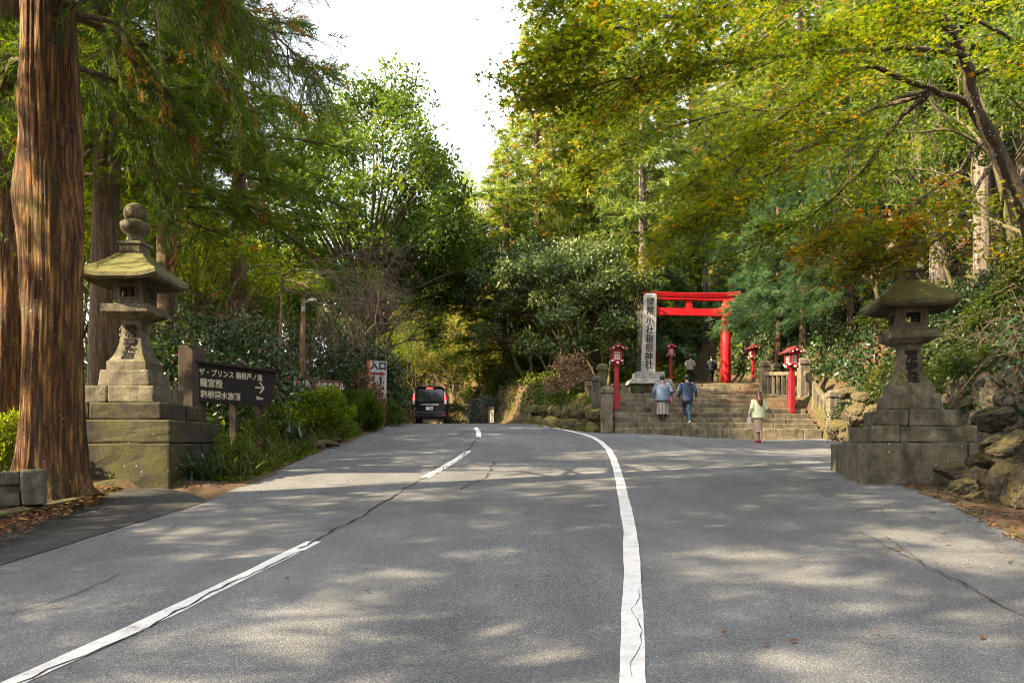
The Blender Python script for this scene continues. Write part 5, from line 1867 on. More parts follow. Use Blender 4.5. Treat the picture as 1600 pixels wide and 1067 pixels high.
# ------------------------------------------------------------------ the big cedar at the left
def ridged_trunk(name, H, rbase, rtop, mat, seed, bulges=(), nr=150, ns=110, lean=(0, 0)):
    zz = np.linspace(-.5, H, nr); aa = np.linspace(0, 2 * np.pi, ns, endpoint=False)
    Z, A = np.meshgrid(zz, aa, indexing='ij')
    g = G(seed)
    r = rbase + (rtop - rbase) * np.clip(Z / H, 0, 1) ** .9
    r = r + .42 * rbase * np.exp(-np.clip(Z, 0, None) / .42) * (1 + .45 * np.sin(A * 5 + 1.0) + .25 * np.sin(A * 8 + 2))
    # strips of bark: many vertical ridges that wander and split
    rid = np.zeros_like(Z)
    for k in range(9):
        fq = int(g.integers(7, 44)); ph = g.random() * 6.28
        wan = .5 * np.sin(Z * g.uniform(.4, 1.6) + g.random() * 6) + .22 * np.sin(Z * g.uniform(2, 5) + g.random() * 6)
        rid += (1 - np.abs(np.sin(A * fq / 2 + ph + wan))) ** 2.2 * g.uniform(.4, 1)
    rid = rid / rid.max()
    r = r + .062 * rbase / .43 * (rid - .5)
    r = r + .03 * np.sin(A * 3 + Z * .5) * np.sin(Z * .8 + 1) + .018 * np.sin(A * 2 - Z * 1.3)
    for (z0, a0, amp, wz, wa) in bulges:
        da = np.angle(np.exp(1j * (A - a0)))
        r = r + amp * np.exp(-((Z - z0) / wz) ** 2 - (da / wa) ** 2)
    X = r * np.cos(A) + lean[0] * Z + .03 * np.sin(Z * .7); Y = r * np.sin(A) + lean[1] * Z
    V = np.stack([X, Y, Z], -1).reshape(-1, 3)
    i, j = np.meshgrid(np.arange(nr - 1), np.arange(ns), indexing='ij')
    j2 = (j + 1) % ns
    q = np.stack([i * ns + j, i * ns + j2, (i + 1) * ns + j2, (i + 1) * ns + j], -1).reshape(-1, 4)
    return np_mesh(name, V, [q], mat, smooth=True)


def spray_branch(mb, parts, g, pts, r0, ntw, tl=(.4, 1.0), per=13, spray=.25, tint=(.45, .17), hang=.65, dead=.05):
    """one bough hung with drooping twigs of needles"""
    pts = [np.array(p, dtype=float) for p in pts]
    mb.tube(pts, [r0 * (1 - .85 * i / (len(pts) - 1)) for i in range(len(pts))], 7, cap=False)
    seg = np.array([np.linalg.norm(b - a) for a, b in zip(pts[:-1], pts[1:])]); cum = np.concatenate([[0], np.cumsum(seg)])
    P_, A_, S_, T_ = [], [], [], []
    for k in range(ntw):
        s = cum[-1] * (.12 + .88 * g.random() ** .75)
        i = min(int(np.searchsorted(cum, s) - 1), len(seg) - 1)
        p = pts[i] + (pts[i + 1] - pts[i]) * ((s - cum[i]) / seg[i])
        d = (pts[i + 1] - pts[i]) / seg[i]
        td = d * g.uniform(.2, .9) + g.normal(0, .55, 3) + np.array([0, 0, -g.uniform(.1, hang)])
        td /= np.linalg.norm(td)
        TL = g.uniform(*tl)
        tt = 1.0 if g.random() < dead else g.normal(*tint)
        u = (np.arange(per) + g.random(per)) / per
        q = p + td * (TL * u)[:, None] + np.array([0, 0, -1.0]) * (.28 * TL * u ** 2)[:, None] + g.normal(0, .05, (per, 3))
        tw = [p, p + td * TL * .5 + np.array([0, 0, -.1 * TL]), p + td * TL + np.array([0, 0, -.4 * TL])]
        mb.tube(tw, [.010, .007, .003], 4, cap=False)
        P_.append(q); A_.append(td + np.array([0, 0, -.45]) * u[:, None] + g.normal(0, .4, (per, 3))); S_.append(spray * g.uniform(.6, 1.3, per)); T_.append(tt + g.normal(0, .06, per))
    P_ = np.concatenate(P_); A_ = np.concatenate(A_)
    parts.append(scatter(T_SPRAY, P_, A_, rn(g, len(P_), .7) + np.array([0, 0, .7]), np.concatenate(S_), np.concatenate(T_)))


bx_, by_ = -6.22, 10.35
bz_ = gz(bx_, by_)
big = thing('cedar_tree', 'huge red brown cedar trunk rising beside the left stone lantern', 'tree', (bx_, by_, bz_ - .05))
mobj('trunk', ridged_trunk('trunk', 15, .385, .30, M['cedar_bark'], 5, bulges=((4.1, 3.3, .10, .55, .6), (2.9, 3.0, .07, .5, .5), (3.4, -.2, .06, .5, .5), (5.3, -2.2, .05, .4, .4)), nr=220, ns=150), big)
mb = MB(); parts = []
g = G(31)
for k in range(46):
    az = g.uniform(-1.9, 2.6)
    z = g.uniform(6.0, 13)
    L = g.uniform(2.4, 4.6)
    d = np.array([math.cos(az), math.sin(az), 0])
    p0 = np.array([0, 0, z])
    spray_branch(mb, parts, g, [p0 + d * .3, p0 + d * L * .4 + [0, 0, .1 * L], p0 + d * L * .75 - [0, 0, .12 * L], p0 + d * L - [0, 0, .35 * L]], .05, int(L * 10), dead=.06)
for k in range(30):
    az = g.uniform(0, 6.28); z = g.uniform(9, 16); L = g.uniform(2.5, 4.6) * (1 - .5 * (z - 9) / 7); d = np.array([math.cos(az), math.sin(az), 0]); p0 = np.array([0, 0, z])
    spray_branch(mb, parts, g, [p0 + d * .2, p0 + d * L * .5, p0 + d * L - [0, 0, .25 * L]], .05, int(L * 8), spray=.34)
mobj('bough', mb.mesh('bough', M['trunk_bark'], smooth=True), big)
mobj('crown', foliage('crown', parts, M['leaf_cedar']), big)

x, y = -9.62, 14.6
dk = thing('cedar_tree', 'shaded cedar trunk cut by the left edge behind the guard rail', 'tree', (x, y, gz(x, y)))
mobj('trunk', ridged_trunk('trunk', 14, .30, .22, M['cedar_bark'], 8, bulges=((3.9, -.4, .13, .6, .6),), nr=120, ns=80), dk)
mb = MB(); parts = []
for k in range(16):
    az = g.uniform(0, 6.28); z = g.uniform(9.5, 14); L = g.uniform(2.0, 3.8); d = np.array([math.cos(az), math.sin(az), 0]); p0 = np.array([0, 0, z])
    spray_branch(mb, parts, g, [p0 + d * .2, p0 + d * L * .5 + [0, 0, .1], p0 + d * L - [0, 0, .3 * L]], .045, int(L * 9), spray=.30)
mobj('bough', mb.mesh('bough', M['trunk_bark'], smooth=True), dk)
mobj('crown', foliage('crown', parts, M['leaf_cedar']), dk)

# ------------------------------------------------------------------ trees on the left
tree('cedar_tree', 'straight cedar with a mossy sunlit trunk right behind the left stone lantern', 'tree', *CED_A, at(160, 17.0), 17.0, .4, .95, sz=.80)
tree('cedar_tree', 'dark topped cedar with a slim reddish trunk left of the spreading round tree', 'tree', *CED_B, at(371, 26.0), 26.0, 1.2, 1.08)
tree('cedar_tree', 'cedar with hanging green sprays between the lantern and the slim trunked cedar', 'tree', *CED_B, at(262, 20.5), 20.5, 2.6, 1.0, (1.15, 1.1, .9), sz=.80)
LC = 'crowded cedar in the left wood'
for (px, Y, k, rz, s) in ((40, 21, 0, 2.0, 1.0), (110, 27, 1, 4.0, 1.1), (300, 40, 1, .6, 1.1), (20, 34, 1, 1.2, 1.2), (-60, 25, 1, .3, 1.1)):
    tree('cedar_tree', LC, 'tree', *(CED_A, CED_B)[k], at(px, Y), Y, rz, s, (1.1, 1.05, .9), 'cedars in the wood on the left')
# cedars along the road on the left outside the picture: the photo shows their shade
for (x, y, k, rz, s) in ((-8.6, 4.4, 0, 1.0, .74), (-10.5, -.2, 1, 2.0, .80), (-9.0, -5.2, 0, 3.2, .76), (-13.5, -4, 1, .5, .85), (-13.2, 5.4, 1, 0.1, .76), (-16, 1.0, 1, 0.1, .85), (-11, -11, 1, 3.9, .8), (-14.5, 14.5, 0, 5.2, .95)):
    tree('cedar_tree', 'roadside cedar left of the guard rail whose shade falls across the asphalt', 'tree', *(CED_A, CED_B)[k], x, y, rz, s, None, 'roadside cedars that shade the road')
for (x, y, k, rz, s) in ((9.5, -7, 0, 1, 1), (13, -15, 1, 2, 1), (9, -24, 0, 3, 1), (15, 0, 1, 4, 1), (11, 3.5, 0, 5, .9), (-9, -17, 1, 1.5, .9), (-8.5, -26, 0, 2.5, 1), (-15, -21, 1, 3.5, 1), (1.5, -38, 0, 4.5, 1.1), (6, -44, 1, 5.5, 1.1), (-4.5, -46, 0, .2, 1.1), (12, -34, 1, .9, 1.1)):
    tree('cedar_tree', 'cedar of the roadside wood behind the photographer', 'tree', *(CED_A, CED_B)[k], x, y, rz, s, None, 'cedars of the roadside wood behind the photographer')
LU = 'pale green understorey tree with a sun-bright leaf tint in the wood on the left'
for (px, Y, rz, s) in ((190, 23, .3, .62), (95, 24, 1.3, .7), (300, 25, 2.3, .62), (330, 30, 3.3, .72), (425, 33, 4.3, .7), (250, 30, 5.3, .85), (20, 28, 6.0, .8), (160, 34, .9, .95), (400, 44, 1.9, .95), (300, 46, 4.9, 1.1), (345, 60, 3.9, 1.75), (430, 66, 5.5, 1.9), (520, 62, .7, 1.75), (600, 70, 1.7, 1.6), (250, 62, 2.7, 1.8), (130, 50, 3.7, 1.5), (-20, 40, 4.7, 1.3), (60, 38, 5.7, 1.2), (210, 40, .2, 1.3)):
    tree('leafy_tree', LU, 'tree', *BR_L, at(px, Y), Y, rz, s, (1.45, 1.35, .9), 'understorey trees in the wood on the left')  # raised crown tint stands in for sunlight on the understorey

# the spreading round tree with its fan of bare stems
def dome_tree(g, fork, cz, rx, rz_, ncl, per, leaf, rad, tint, nlimb=26, zmin=-.25, mat='leaf_broad', ox=0.0):
    """short trunk, a fan of long limbs, leaves only on the outer shell"""
    mb = MB()
    mb.tube([(0, 0, -.5), (.1, 0, fork * .5), (0, 0, fork)], [.42, .34, .30], 10)
    C = []
    while len(C) < ncl:
        d = unit(g.normal(0, 1, 3))
        if d[2] < zmin: continue
        lump = 1 + .10 * math.sin(d[0] * 5 + 1) + .09 * math.sin(d[1] * 6 + d[2] * 4)
        rr = lump * g.uniform(.78, 1.02)
        C.append((ox + d[0] * rx * rr, d[1] * rx * rr, cz + d[2] * rz_ * rr))
    C = np.array(C)
    tgt = [C[int(i)] for i in g.integers(0, len(C), nlimb)]
    limbs_ = []
    for t in tgt:
        p0 = np.array([g.normal(0, .12), g.normal(0, .12), fork - .2])
        h = t - p0
        mid1 = p0 + h * np.array([.22, .22, .34]) + g.normal(0, .15, 3)
        mid2 = p0 + h * np.array([.58, .58, .70]) + g.normal(0, .22, 3)
        pts = [p0, mid1, mid2, p0 + h * .95]
        L = []
        for i in range(3):
            for q in (0, .33, .66): L.append(pts[i] + (pts[i + 1] - pts[i]) * q)
        L.append(pts[3])
        L = [p + g.normal(0, .05, 3) for p in L]
        mb.tube(L, [.13 * (1 - .82 * i / (len(L) - 1)) for i in range(len(L))], 6, cap=False)
        limbs_.append(np.array(L))
    allp = np.concatenate([L[3:] for L in limbs_])
    for c in C:
        i = int(np.argmin(np.linalg.norm(allp - c, axis=1) + .4 * np.abs(g.normal(0, 1, len(allp)))))
        p = allp[i]
        m = (p + c) / 2 + np.array([0, 0, -.12]) + g.normal(0, .12, 3)
        mb.tube([p, m, c], [.035, .022, .006], 4, cap=False)
    crown = foliage('crown', [clumps(g, C, per, rad, leaf, .7, .7, T_LEAF, tint)], M[mat])
    return mb.mesh('trunk', M['mossy_bark'], smooth=True), crown


T_ROUND = dome_tree(G(40), 5.2, 9.6, 5.9, 7.2, 470, 85, .20, .78, (.48, .17), 44)
tree('spreading_tree', 'round crowned broadleaf tree with a fan of bare stems beside the sky gap', 'tree', *T_ROUND, at(566, 41), 41, .5, 1.04, (1.0, 1.1, 1.15))
T_ARCH = broad('q', G(41), M['leaf_broad'], M['mossy_bark'], 9, 3, 4, .16, .55, .55, .08, .16, 70, .75, (.36, .16), .34)
T_OVER = dome_tree(G(45), 5.0, 9.3, 3.7, 2.9, 230, 110, .19, .70, (.46, .17), 24, -.70, 'leaf_broad', 3.3)
tree('camphor_tree', 'dark bushy tree whose crown overhangs the road behind the van', 'tree', *T_OVER, at(575, 44), 44, 0, 1.0, (.9, 1.05, 1.0))
tree('camphor_tree', 'dense dark tree filling the space below the round crowned tree', 'tree', *T_ARCH, at(530, 42), 42, 2.1, .82, (.9, .95, .8))
tree('camphor_tree', 'dark tree standing behind the street light pole', 'tree', *T_ARCH, at(515, 33), 33, 3.6, .70, (.85, .9, .75))
tree('camphor_tree', 'broad dark tree left of the street light above the camellia', 'tree', *T_ARCH, at(420, 30), 30, 4.4, .55, (1.1, 1.1, .8))

# bare twigs of a leafless tree in front of it
g = G(43); mb = MB(); tips = []
for k in range(9):
    a = g.uniform(-.75, .75) if k < 7 else g.uniform(2.4, 3.8)
    d = np.array([math.cos(a), math.sin(a) * .8, .16]); d /= np.linalg.norm(d)
    grow(mb, tips, np.array([0, 0, 4.1 + .08 * k]), d, 1.15, .022, 6, g, .40, -.12, (2, 3), .80, .22, 5)
mb.tube([(-.2, 0, -.4), (-.05, 0, 2.0), (0, 0, 4.6)], [.10, .08, .012], 8)
x, y = at(440, 23.5), 23.5
bt = thing('bare_tree', 'leafless brown twigged tree spreading above the street light', 'tree', (x, y, gz(x, y)))
mobj('branches', mb.mesh('branches', M['dry_twig'], smooth=True), bt)

# camellia thicket with red flowers behind the signboard
r = bush('camellia_bush', 'glossy camellia thicket with small red flowers behind the dark signboard', 'bush', SH_C, at(330, 18.2), 18.2, (1.05, .9, 1.02))
g = G(44); fl = MB()
for k in range(60):
    a = g.uniform(math.pi, 2 * math.pi); zz = g.uniform(.9, 3.3)
    rr = 2.08 * math.sqrt(max(.1, 1 - (zz / 3.6) ** 2)) * g.uniform(.85, 1.06)
    fl.ell((math.cos(a) * rr, math.sin(a) * rr, zz), (.022, .022, .02), n=6, m=4)
tag(fl.obj('flowers', M['flower'], r), kind='stuff')
bush('camellia_bush', 'tall glossy evergreen bush at the foot of the street light', 'bush', SH_C, at(405, 25.5), 25.5, (.85, .8, .95), 2.0, (1.0, 1.05, .9))
bush('camellia_bush', 'dark evergreen bush between the big cedar and the left lantern', 'bush', SH_C, at(205, 19.8), 19.8, (.8, .8, .75), 4.0, (1.0, 1.0, .8))
bush('camellia_bush', 'deep green bush behind the entrance sign', 'bush', SH_C, at(560, 31.5), 31.5, (1.2, 1, 1.2), 1.0, (.8, .85, .75))
bush('camellia_bush', 'shaded evergreen bush beyond the brown hotel board', 'bush', SH_C, at(500, 28.0), 28.0, (.9, .9, 1.15), 3.0, (.8, .85, .75))
bush('rounded_bush', 'large rounded yellow green bush in front of the brown hotel board', 'bush', SH_R, at(499, 21.6), 21.6, (.98, .9, 1.0), 0, (1.25, 1.25, .85))
bush('rounded_bush', 'second rounded green bush between the hotel board and the entrance sign', 'bush', SH_R, at(556, 26.2), 26.2, (.9, .9, .98), 1.4, (.72, .85, .8))
bush('rounded_bush', 'small dark rounded bush below the entrance sign', 'bush', SH_D, at(597, 30.0), 30.0, (.8, .8, .75), 2.4, (.8, .8, .7))
bush('withered_bush', 'brown withered bush in front of the left edge of the entrance sign', 'bush', SH_B, at(569, 27.4), 27.4, (.62, .5, 1.05), .3, (.9, .8, .7))
bush('withered_bush', 'dry brown stalks beside the rear of the van', 'bush', SH_B, at(630, 33.5), 33.5, (.35, .4, .6), 2.3, (.9, .8, .6))
bush('withered_bush', 'faded brown flowered bush on the bank left of the stone post', 'bush', SH_B, at(893, 30.0), 30.0, (.82, .8, .86), 1.1)
bush('low_shrub', 'dark leafy shrub behind the left lantern plinth', 'bush', SH_D, at(255, 16.4), 16.4, (.8, .7, .8), .8)
bush('low_shrub', 'bright leafy shrub with a warm leaf tint behind the guard rail', 'bush', SH_R, at(8, 11.6), 11.6, (.42, .42, .75), .2, (1.8, 1.5, .7))
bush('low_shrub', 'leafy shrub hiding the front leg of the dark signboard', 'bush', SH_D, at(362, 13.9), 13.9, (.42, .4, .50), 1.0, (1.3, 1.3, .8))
bush('low_shrub', 'leafy shrub hiding the rear leg of the dark signboard', 'bush', SH_O, at(402, 15.2), 15.2, (.34, .3, .44), 2.0, (.9, 1.1, .8))
bush('low_shrub', 'low green shrub between signboard and rounded bush', 'bush', SH_D, at(415, 19.6), 19.6, (.6, .6, .6), 3.0, (1.2, 1.2, .8))

# ------------------------------------------------------------------ the gap at the end of the road
tree('autumn_tree', 'golden orange autumn tree framed by the arch of dark leaves', 'tree', *BR_U, at(690, 62), 62, .4, 1.35, (2.2, 1.9, 1.3))
tree('autumn_tree', 'yellowing autumn tree right of the golden orange one', 'tree', *BR_O, at(745, 66), 66, 1.4, 1.45, (1.9, 1.7, 1.1))
tree('autumn_tree', 'pinkish brown half bare tree at the bend beyond the crest', 'tree', *BR_U, at(760, 52), 52, 2.4, .62, (2.2, 1.9, 3.0))
tree('leafy_tree', 'olive green tree right of the pinkish half bare one', 'tree', *BR_O, at(800, 56), 56, 3.4, .95, (1.5, 1.5, 1.2))
tree('leafy_tree', 'pale olive tree left of the pinkish half bare one', 'tree', *BR_O, at(712, 55), 55, 4.4, .62, (1.6, 1.7, 1.4))
tree('leafy_tree', 'light green tree filling the gap above the van', 'tree', *BR_L, at(660, 53), 53, 4.9, .75)
tree('autumn_tree', 'tall orange tinged tree far down the road', 'tree', *BR_U, at(725, 78), 78, 5.4, 1.2, (1.5, 1.5, 1.2))
tree('leafy_tree', 'tall yellow green tree far beyond the bend', 'tree', *BR_O, at(650, 80), 80, 5.9, 1.2, (1.6, 1.6, 1.2))
bush('bluish_bush', 'bluish green bush behind the small white notice', 'bush', SH_BL, at(757, 44), 44, (.75, .75, .95))
bush('low_shrub', 'olive shrub right beside the van on the verge', 'bush', SH_O, at(718, 45.5), 45.5, (.7, .7, .7), 1.0)
bush('low_shrub', 'olive shrub right of the bluish bush', 'bush', SH_O, at(800, 43), 43, (.7, .7, .75), 2.0, (1.0, 1.0, .8))
bush('low_shrub', 'dark shrub on the verge left of the van', 'bush', SH_D, at(622, 38.5), 38.5, (1.0, 1.0, 1.3), 3.0, (.7, .75, .6))
for k, (px, Y) in enumerate(((690, 48.5), (740, 49.5), (780, 49), (835, 44))):
    bush('low_shrub', 'small leafy shrub in the row across the end of the visible road', 'bush', (SH_O, SH_D, SH_R, SH_O)[k], at(px, Y), Y, (.9, .8, .85), k, None, 'shrubs across the end of the road')

# ------------------------------------------------------------------ the wooded hill on the right
tree('hill_cedar', 'tall yellow green cedar whose left flank edges the sky gap', 'tree', *CED_F, at(838, 50), 50, .3, 1.0, (1.3, 1.2, 1.0), sz=1.0)
tree('hill_cedar', 'tallest hillside cedar behind the granite pillar', 'tree', *CED_F, at(930, 51), 51, 1.9, 1.12, (1.3, 1.2, 1.0), sz=1.15)
tree('hill_cedar', 'lower drooping cedar at the left foot of the hillside cedars', 'tree', *CED_F, at(792, 46), 46, 3.0, .86, (1.0, 1.0, .95), sz=.60)
tree('hill_cedar', 'pale trunked cedar rising above the red gate', 'tree', *CED_G, at(1003, 44), 44, .8, 1.0, None, sz=1.05)
HC = 'crowded cedar on the steep hill behind the red gate'
for (px, Y, k, rz, s) in ((880, 60, 0, .4, 1.15), (1010, 62, 0, 2.4, 1.1), (1190, 56, 0, 4.0, 1.0), (1080, 80, 0, 5.0, 1.3), (1250, 48, 0, 2.9, .95), (1330, 52, 0, 3.9, 1.0), (1180, 62, 0, .9, 1.2), (1420, 46, 0, 1.6, .95), (1500, 42, 0, 2.2, .9), (1590, 38, 0, 4.8, .9), (950, 72, 0, 3.1, 1.3)):
    tree('hill_cedar', HC, 'tree', *CED_F, at(px, Y), Y, rz, s, ((.95, .95, .9), (1.05, 1.0, .85), (.8, .9, .85))[k % 3], 'cedars crowding the hill on the right')
for (px, Y, rz, s, lab) in ((1432, 27.5, .3, .92, 'pale lit cedar trunk on the right hillside, leftmost of the bare trunk trio'), (1466, 26, 1.3, .95, 'whitest cedar trunk of the bare trunk trio on the right hillside'), (1492, 29, 2.3, .8, 'thin pale cedar trunk, rightmost of the bare trunk trio on the hillside'), (1535, 25, 3.3, .9, 'shaded cedar trunk directly behind the leaning maple trunk'), (1395, 32, 4.3, .95, 'shaded cedar trunk left of the bare trunk trio on the hillside'), (1600, 27, 5.3, .95, 'cedar trunk at the right edge high on the hillside')):
    tree('hill_cedar', lab, 'tree', *CED_G, at(px, Y), Y, rz, s)
tree('drooping_cypress', 'blue green cypress with hanging sprays in front of the red gate pillar', 'tree', *HIN_T, at(1216, 36.0), 36.0, .6, .88, (1.25, 1.3, 1.2), sz=.8)
tree('drooping_cypress', 'green cypress just right of the far red lamp', 'tree', *HIN, at(1255, 34), 34, 2.0, .8, (.9, .95, .8))
tree('drooping_cypress', 'dark cypress right of the steps at the hillside', 'tree', *HIN, at(1330, 29), 29, 3.0, .75, (.8, .85, .65))
tree('drooping_cypress', 'bright young cypress seen through the red gate', 'tree', *HIN, at(1066, 58), 58, 4.0, .9, (1.8, 1.8, 1.0))
tree('drooping_cypress', 'deep green cypress behind the gate to the right of the path', 'tree', *HIN, at(1160, 50), 50, 5.0, .9, (.8, .9, .8))
tree('drooping_cypress', 'deep green cypress behind the gate to the left of the path', 'tree', *HIN, at(1030, 50), 50, 1.0, .85, (.8, .9, .8))
for (px, Y, lab) in ((1102, 56, 'sunlit yellow trunk beyond the person with the backpack'), (1125, 60, 'brown trunk just left of the red gate pillar'), (1092, 62, 'dark slender trunk beyond the gate between the two walkers')):
    tree('hill_cedar', lab, 'tree', *CED_G, at(px, Y), Y, 1.0, .8)
tree('evergreen_tree', 'pale glossy leaved evergreen directly left of the granite pillar', 'tree', *BR_P, at(945, 37.5), 37.5, .5, 1.0)
tree('evergreen_tree', 'glossy evergreen left of the pale leaved one above the mossy bank', 'tree', *BR_P, at(880, 39), 39, 1.7, .95, (.75, .85, .75))
tree('evergreen_tree', 'dark glossy evergreen at the top of the mossy bank by the bend', 'tree', *BR_G, at(838, 41), 41, 3.9, 1.3, (.8, .85, .8))
for (px, Y, pr, s, rz, lab) in ((1530, 21, BR_L, .8, .4, 'bright leafy tree among the bare trunks above the right lantern'), (1640, 17, BR_A, .8, 1.4, 'leafy tree overhanging the right edge above the retaining wall'), (1380, 27, BR_A, .75, 2.4, 'leafy tree left of the bare trunk trio on the hillside'), (1600, 24, BR_L, 1.0, 3.4, 'tall bright leafy tree at the right edge behind the maple trunk'), (1450, 34, BR_A, 1.1, 4.4, 'leafy tree filling the hillside behind the bare trunk trio'), (1300, 36, BR_A, 1.0, 5.4, 'leafy tree high on the hillside right of the red gate')):
    tree('leafy_tree', lab, 'tree', *pr, at(px, Y), Y, rz, s)
HB = 'leafy shrub clinging to the steep bank on the right'
k = 0
for (px, Y) in ((1300, 25), (1345, 23.5), (1395, 20.5), (1440, 18), (1590, 17), (1270, 30), (1290, 36), (1240, 40), (1330, 27), (1400, 25), (1470, 21), (1540, 19), (1600, 17.5), (1215, 44), (1370, 21.8), (1420, 22), (1500, 19)):
    pr = (SH_C, SH_D, SH_P, SH_D, SH_O)[k % 5]
    bush('hillside_shrub', HB, 'bush', pr, at(px, Y) + 1.2, Y, (.62, .62, .62) if pr is SH_C else (.85, .85, .8), k * 1.1, ((.7, .75, .55), (.6, .65, .45), (.55, .6, .5))[k % 3], 'shrubs on the right hillside')  # dark crown tints put the shade of the lower hillside into the leaves
    k += 1

# brown vines and dead canes over the bank behind the right lantern
g = G(60); mb = MB()
for k in range(1100):
    Y = g.uniform(9.5, 24)
    xh = float(np.interp(Y, XH_Y, XH_X))
    x = xh + g.uniform(-.1, 3.2)
    z = gz(x, Y)
    L = g.uniform(.5, 1.7)
    d = np.array([g.normal(-.5, .5), g.normal(-.1, .6), g.normal(.35, .6)]); d /= np.linalg.norm(d)
    p = np.array([x, Y, z + g.uniform(-.05, .5)])
    mb.tube([p, p + d * L * .5 + [0, 0, .1 * L], p + d * L - [0, 0, .35 * L]], [.008, .006, .002], 3, cap=False)
tag(mobj('undergrowth', mb.mesh('undergrowth', M['dry_twig'])), 'tangle of dead brown canes and vines over the bank behind the right lantern', 'undergrowth', kind='stuff')

# ------------------------------------------------------------------ the maple over the plaza
g = G(70); mb = MB()
MR = P(1600, 330, 13.2)
mbase = np.array([MR.x, MR.y, gz(MR.x, MR.y) - .3])
limbs = []


def limb(pix, r0, r1=.012):
    """limb through points given as seen from the road and how far off they are"""
    pts = [np.array(P(*p)) for p in pix]
    # smooth the run of the limb
    out = []
    n = len(pts)
    for i in range(n - 1):
        p0 = pts[max(i - 1, 0)]; p1 = pts[i]; p2 = pts[i + 1]; p3 = pts[min(i + 2, n - 1)]
        for t in (0, .25, .5, .75):
            out.append(.5 * ((2 * p1) + (-p0 + p2) * t + (2 * p0 - 5 * p1 + 4 * p2 - p3) * t * t + (-p0 + 3 * p1 - 3 * p2 + p3) * t ** 3) + g.normal(0, .018, 3))
    out.append(pts[-1])
    m = len(out)
    mb.tube([p - mbase for p in out], [r0 + (r1 - r0) * (i / (m - 1)) ** .8 for i in range(m)], 9, cap=False)
    return out


trunk_pts = [tuple(mbase)]
tp = limb([(1625, 420, 13.5), (1590, 300, 13.2), (1553, 228, 13.0), (1519, 160, 12.8), (1514, 108, 12.6), (1497, 65, 12.4), (1467, 13, 12.2), (1428, -30, 12.0), (1350, -80, 11.6)], .15, .05)
L_ = []
L_.append(limb([(1508, 90, 12.5), (1432, 75, 12.2), (1325, 82, 11.8), (1195, 90, 11.3), (1080, 104, 10.8), (970, 125, 10.4), (850, 152, 10.3)], .055))
L_.append(limb([(1519, 165, 12.8), (1454, 138, 12.6), (1368, 106, 12.4), (1316, 116, 12.3), (1239, 172, 12.2), (1165, 224, 12.1), (1060, 300, 12.0)], .06))
L_.append(limb([(1454, 140, 12.6), (1394, 202, 12.9), (1338, 276, 13.2), (1273, 332, 13.5), (1195, 371, 13.8), (1110, 420, 14.2)], .045))
L_.append(limb([(1450, 146, 12.6), (1370, 170, 13.4), (1290, 190, 14.2), (1190, 240, 15.0), (1080, 330, 15.6), (1010, 400, 16.0)], .045))
L_.append(limb([(1467, 13, 12.2), (1380, -5, 11.4), (1178, 0, 10.6), (1109, 17, 10.2), (980, 43, 9.8), (910, 62, 9.7), (830, 100, 9.6)], .05))
L_.append(limb([(1428, -30, 12.0), (1320, -60, 12.6), (1180, -60, 13.2), (1040, -20, 13.6), (950, 30, 13.9), (845, 90, 14.0)], .05))
L_.append(limb([(1516, 120, 12.7), (1560, 100, 12.2), (1620, 90, 11.6), (1700, 120, 11.2)], .05))
L_.append(limb([(1545, 215, 13.0), (1480, 280, 13.0), (1410, 330, 13.0), (1340, 350, 13.1), (1260, 390, 13.2)], .035))
L_.append(limb([(1560, 240, 13.0), (1520, 300, 12.6), (1460, 330, 12.3), (1420, 350, 12.0), (1360, 360, 11.8)], .03))
L_.append(limb([(1545, 260, 12.8), (1500, 340, 12.5), (1450, 385, 12.3), (1400, 402, 12.3), (1350, 410, 12.4)], .03))
L_.append(limb([(1350, -80, 11.6), (1250, -110, 11.0), (1100, -90, 10.4), (980, -50, 10.1), (850, 10, 10.0)], .045))
L_.append(limb([(1454, 138, 12.6), (1340, 180, 11.6), (1250, 240, 11.0), (1150, 300, 10.6), (1070, 350, 10.4)], .035))
L_.append(limb([(1300, 180, 14.0), (1200, 170, 14.6), (1080, 190, 15.2), (960, 230, 15.6), (900, 270, 15.8)], .03))
L_.append(limb([(1300, -30, 14.5), (1190, 60, 15.0), (1080, 120, 15.4), (980, 170, 15.8), (900, 180, 16)], .03))
L_.append(limb([(1620, 90, 11.6), (1500, 20, 11.0), (1400, 30, 10.4), (1300, 50, 10.0)], .03))
cent = []; ctn = []
for li, L in enumerate(L_):
    L = np.array(L)
    seg = np.linalg.norm(np.diff(L, axis=0), axis=1); tot = seg.sum()
    orange = li in (7, 8, 9)
    for k in range(int(tot * 8.5)):
        t = (.15 + .85 * g.random() ** .8) * (len(L) - 1)
        i = min(int(t), len(L) - 2)
        p = L[i] + (L[i + 1] - L[i]) * (t - i)
        d = (L[i + 1] - L[i]) / np.linalg.norm(L[i + 1] - L[i])
        lat = np.cross(d, [0, 0, 1.0]); lat /= np.linalg.norm(lat)
        td = d * g.uniform(.3, 1.0) + lat * g.choice([-1, 1]) * g.uniform(.3, 1.1) + np.array([0, 0, g.normal(-.08, .16)])
        td /= np.linalg.norm(td)
        TL = g.uniform(.5, 1.6) * (1.15 - .75 * max(0, t / (len(L) - 1) - .35) / .65)
        tw = [p, p + td * TL * .5 + [0, 0, .03], p + td * TL - [0, 0, .12 * TL]]
        mb.tube([q - mbase for q in tw], [.011, .007, .004], 4, cap=False)
        tt = g.normal(.66 if orange else .46, .18)
        for s in np.linspace(.25, 1.05, 5):
            c = p + td * TL * s - np.array([0, 0, .12 * TL * s * s]) + g.normal(0, .05, 3)
            cent.append(c - mbase); ctn.append(tt + g.normal(0, .05))
cent = np.array(cent); ctn = np.array(ctn)
per = 13
n = len(cent) * per
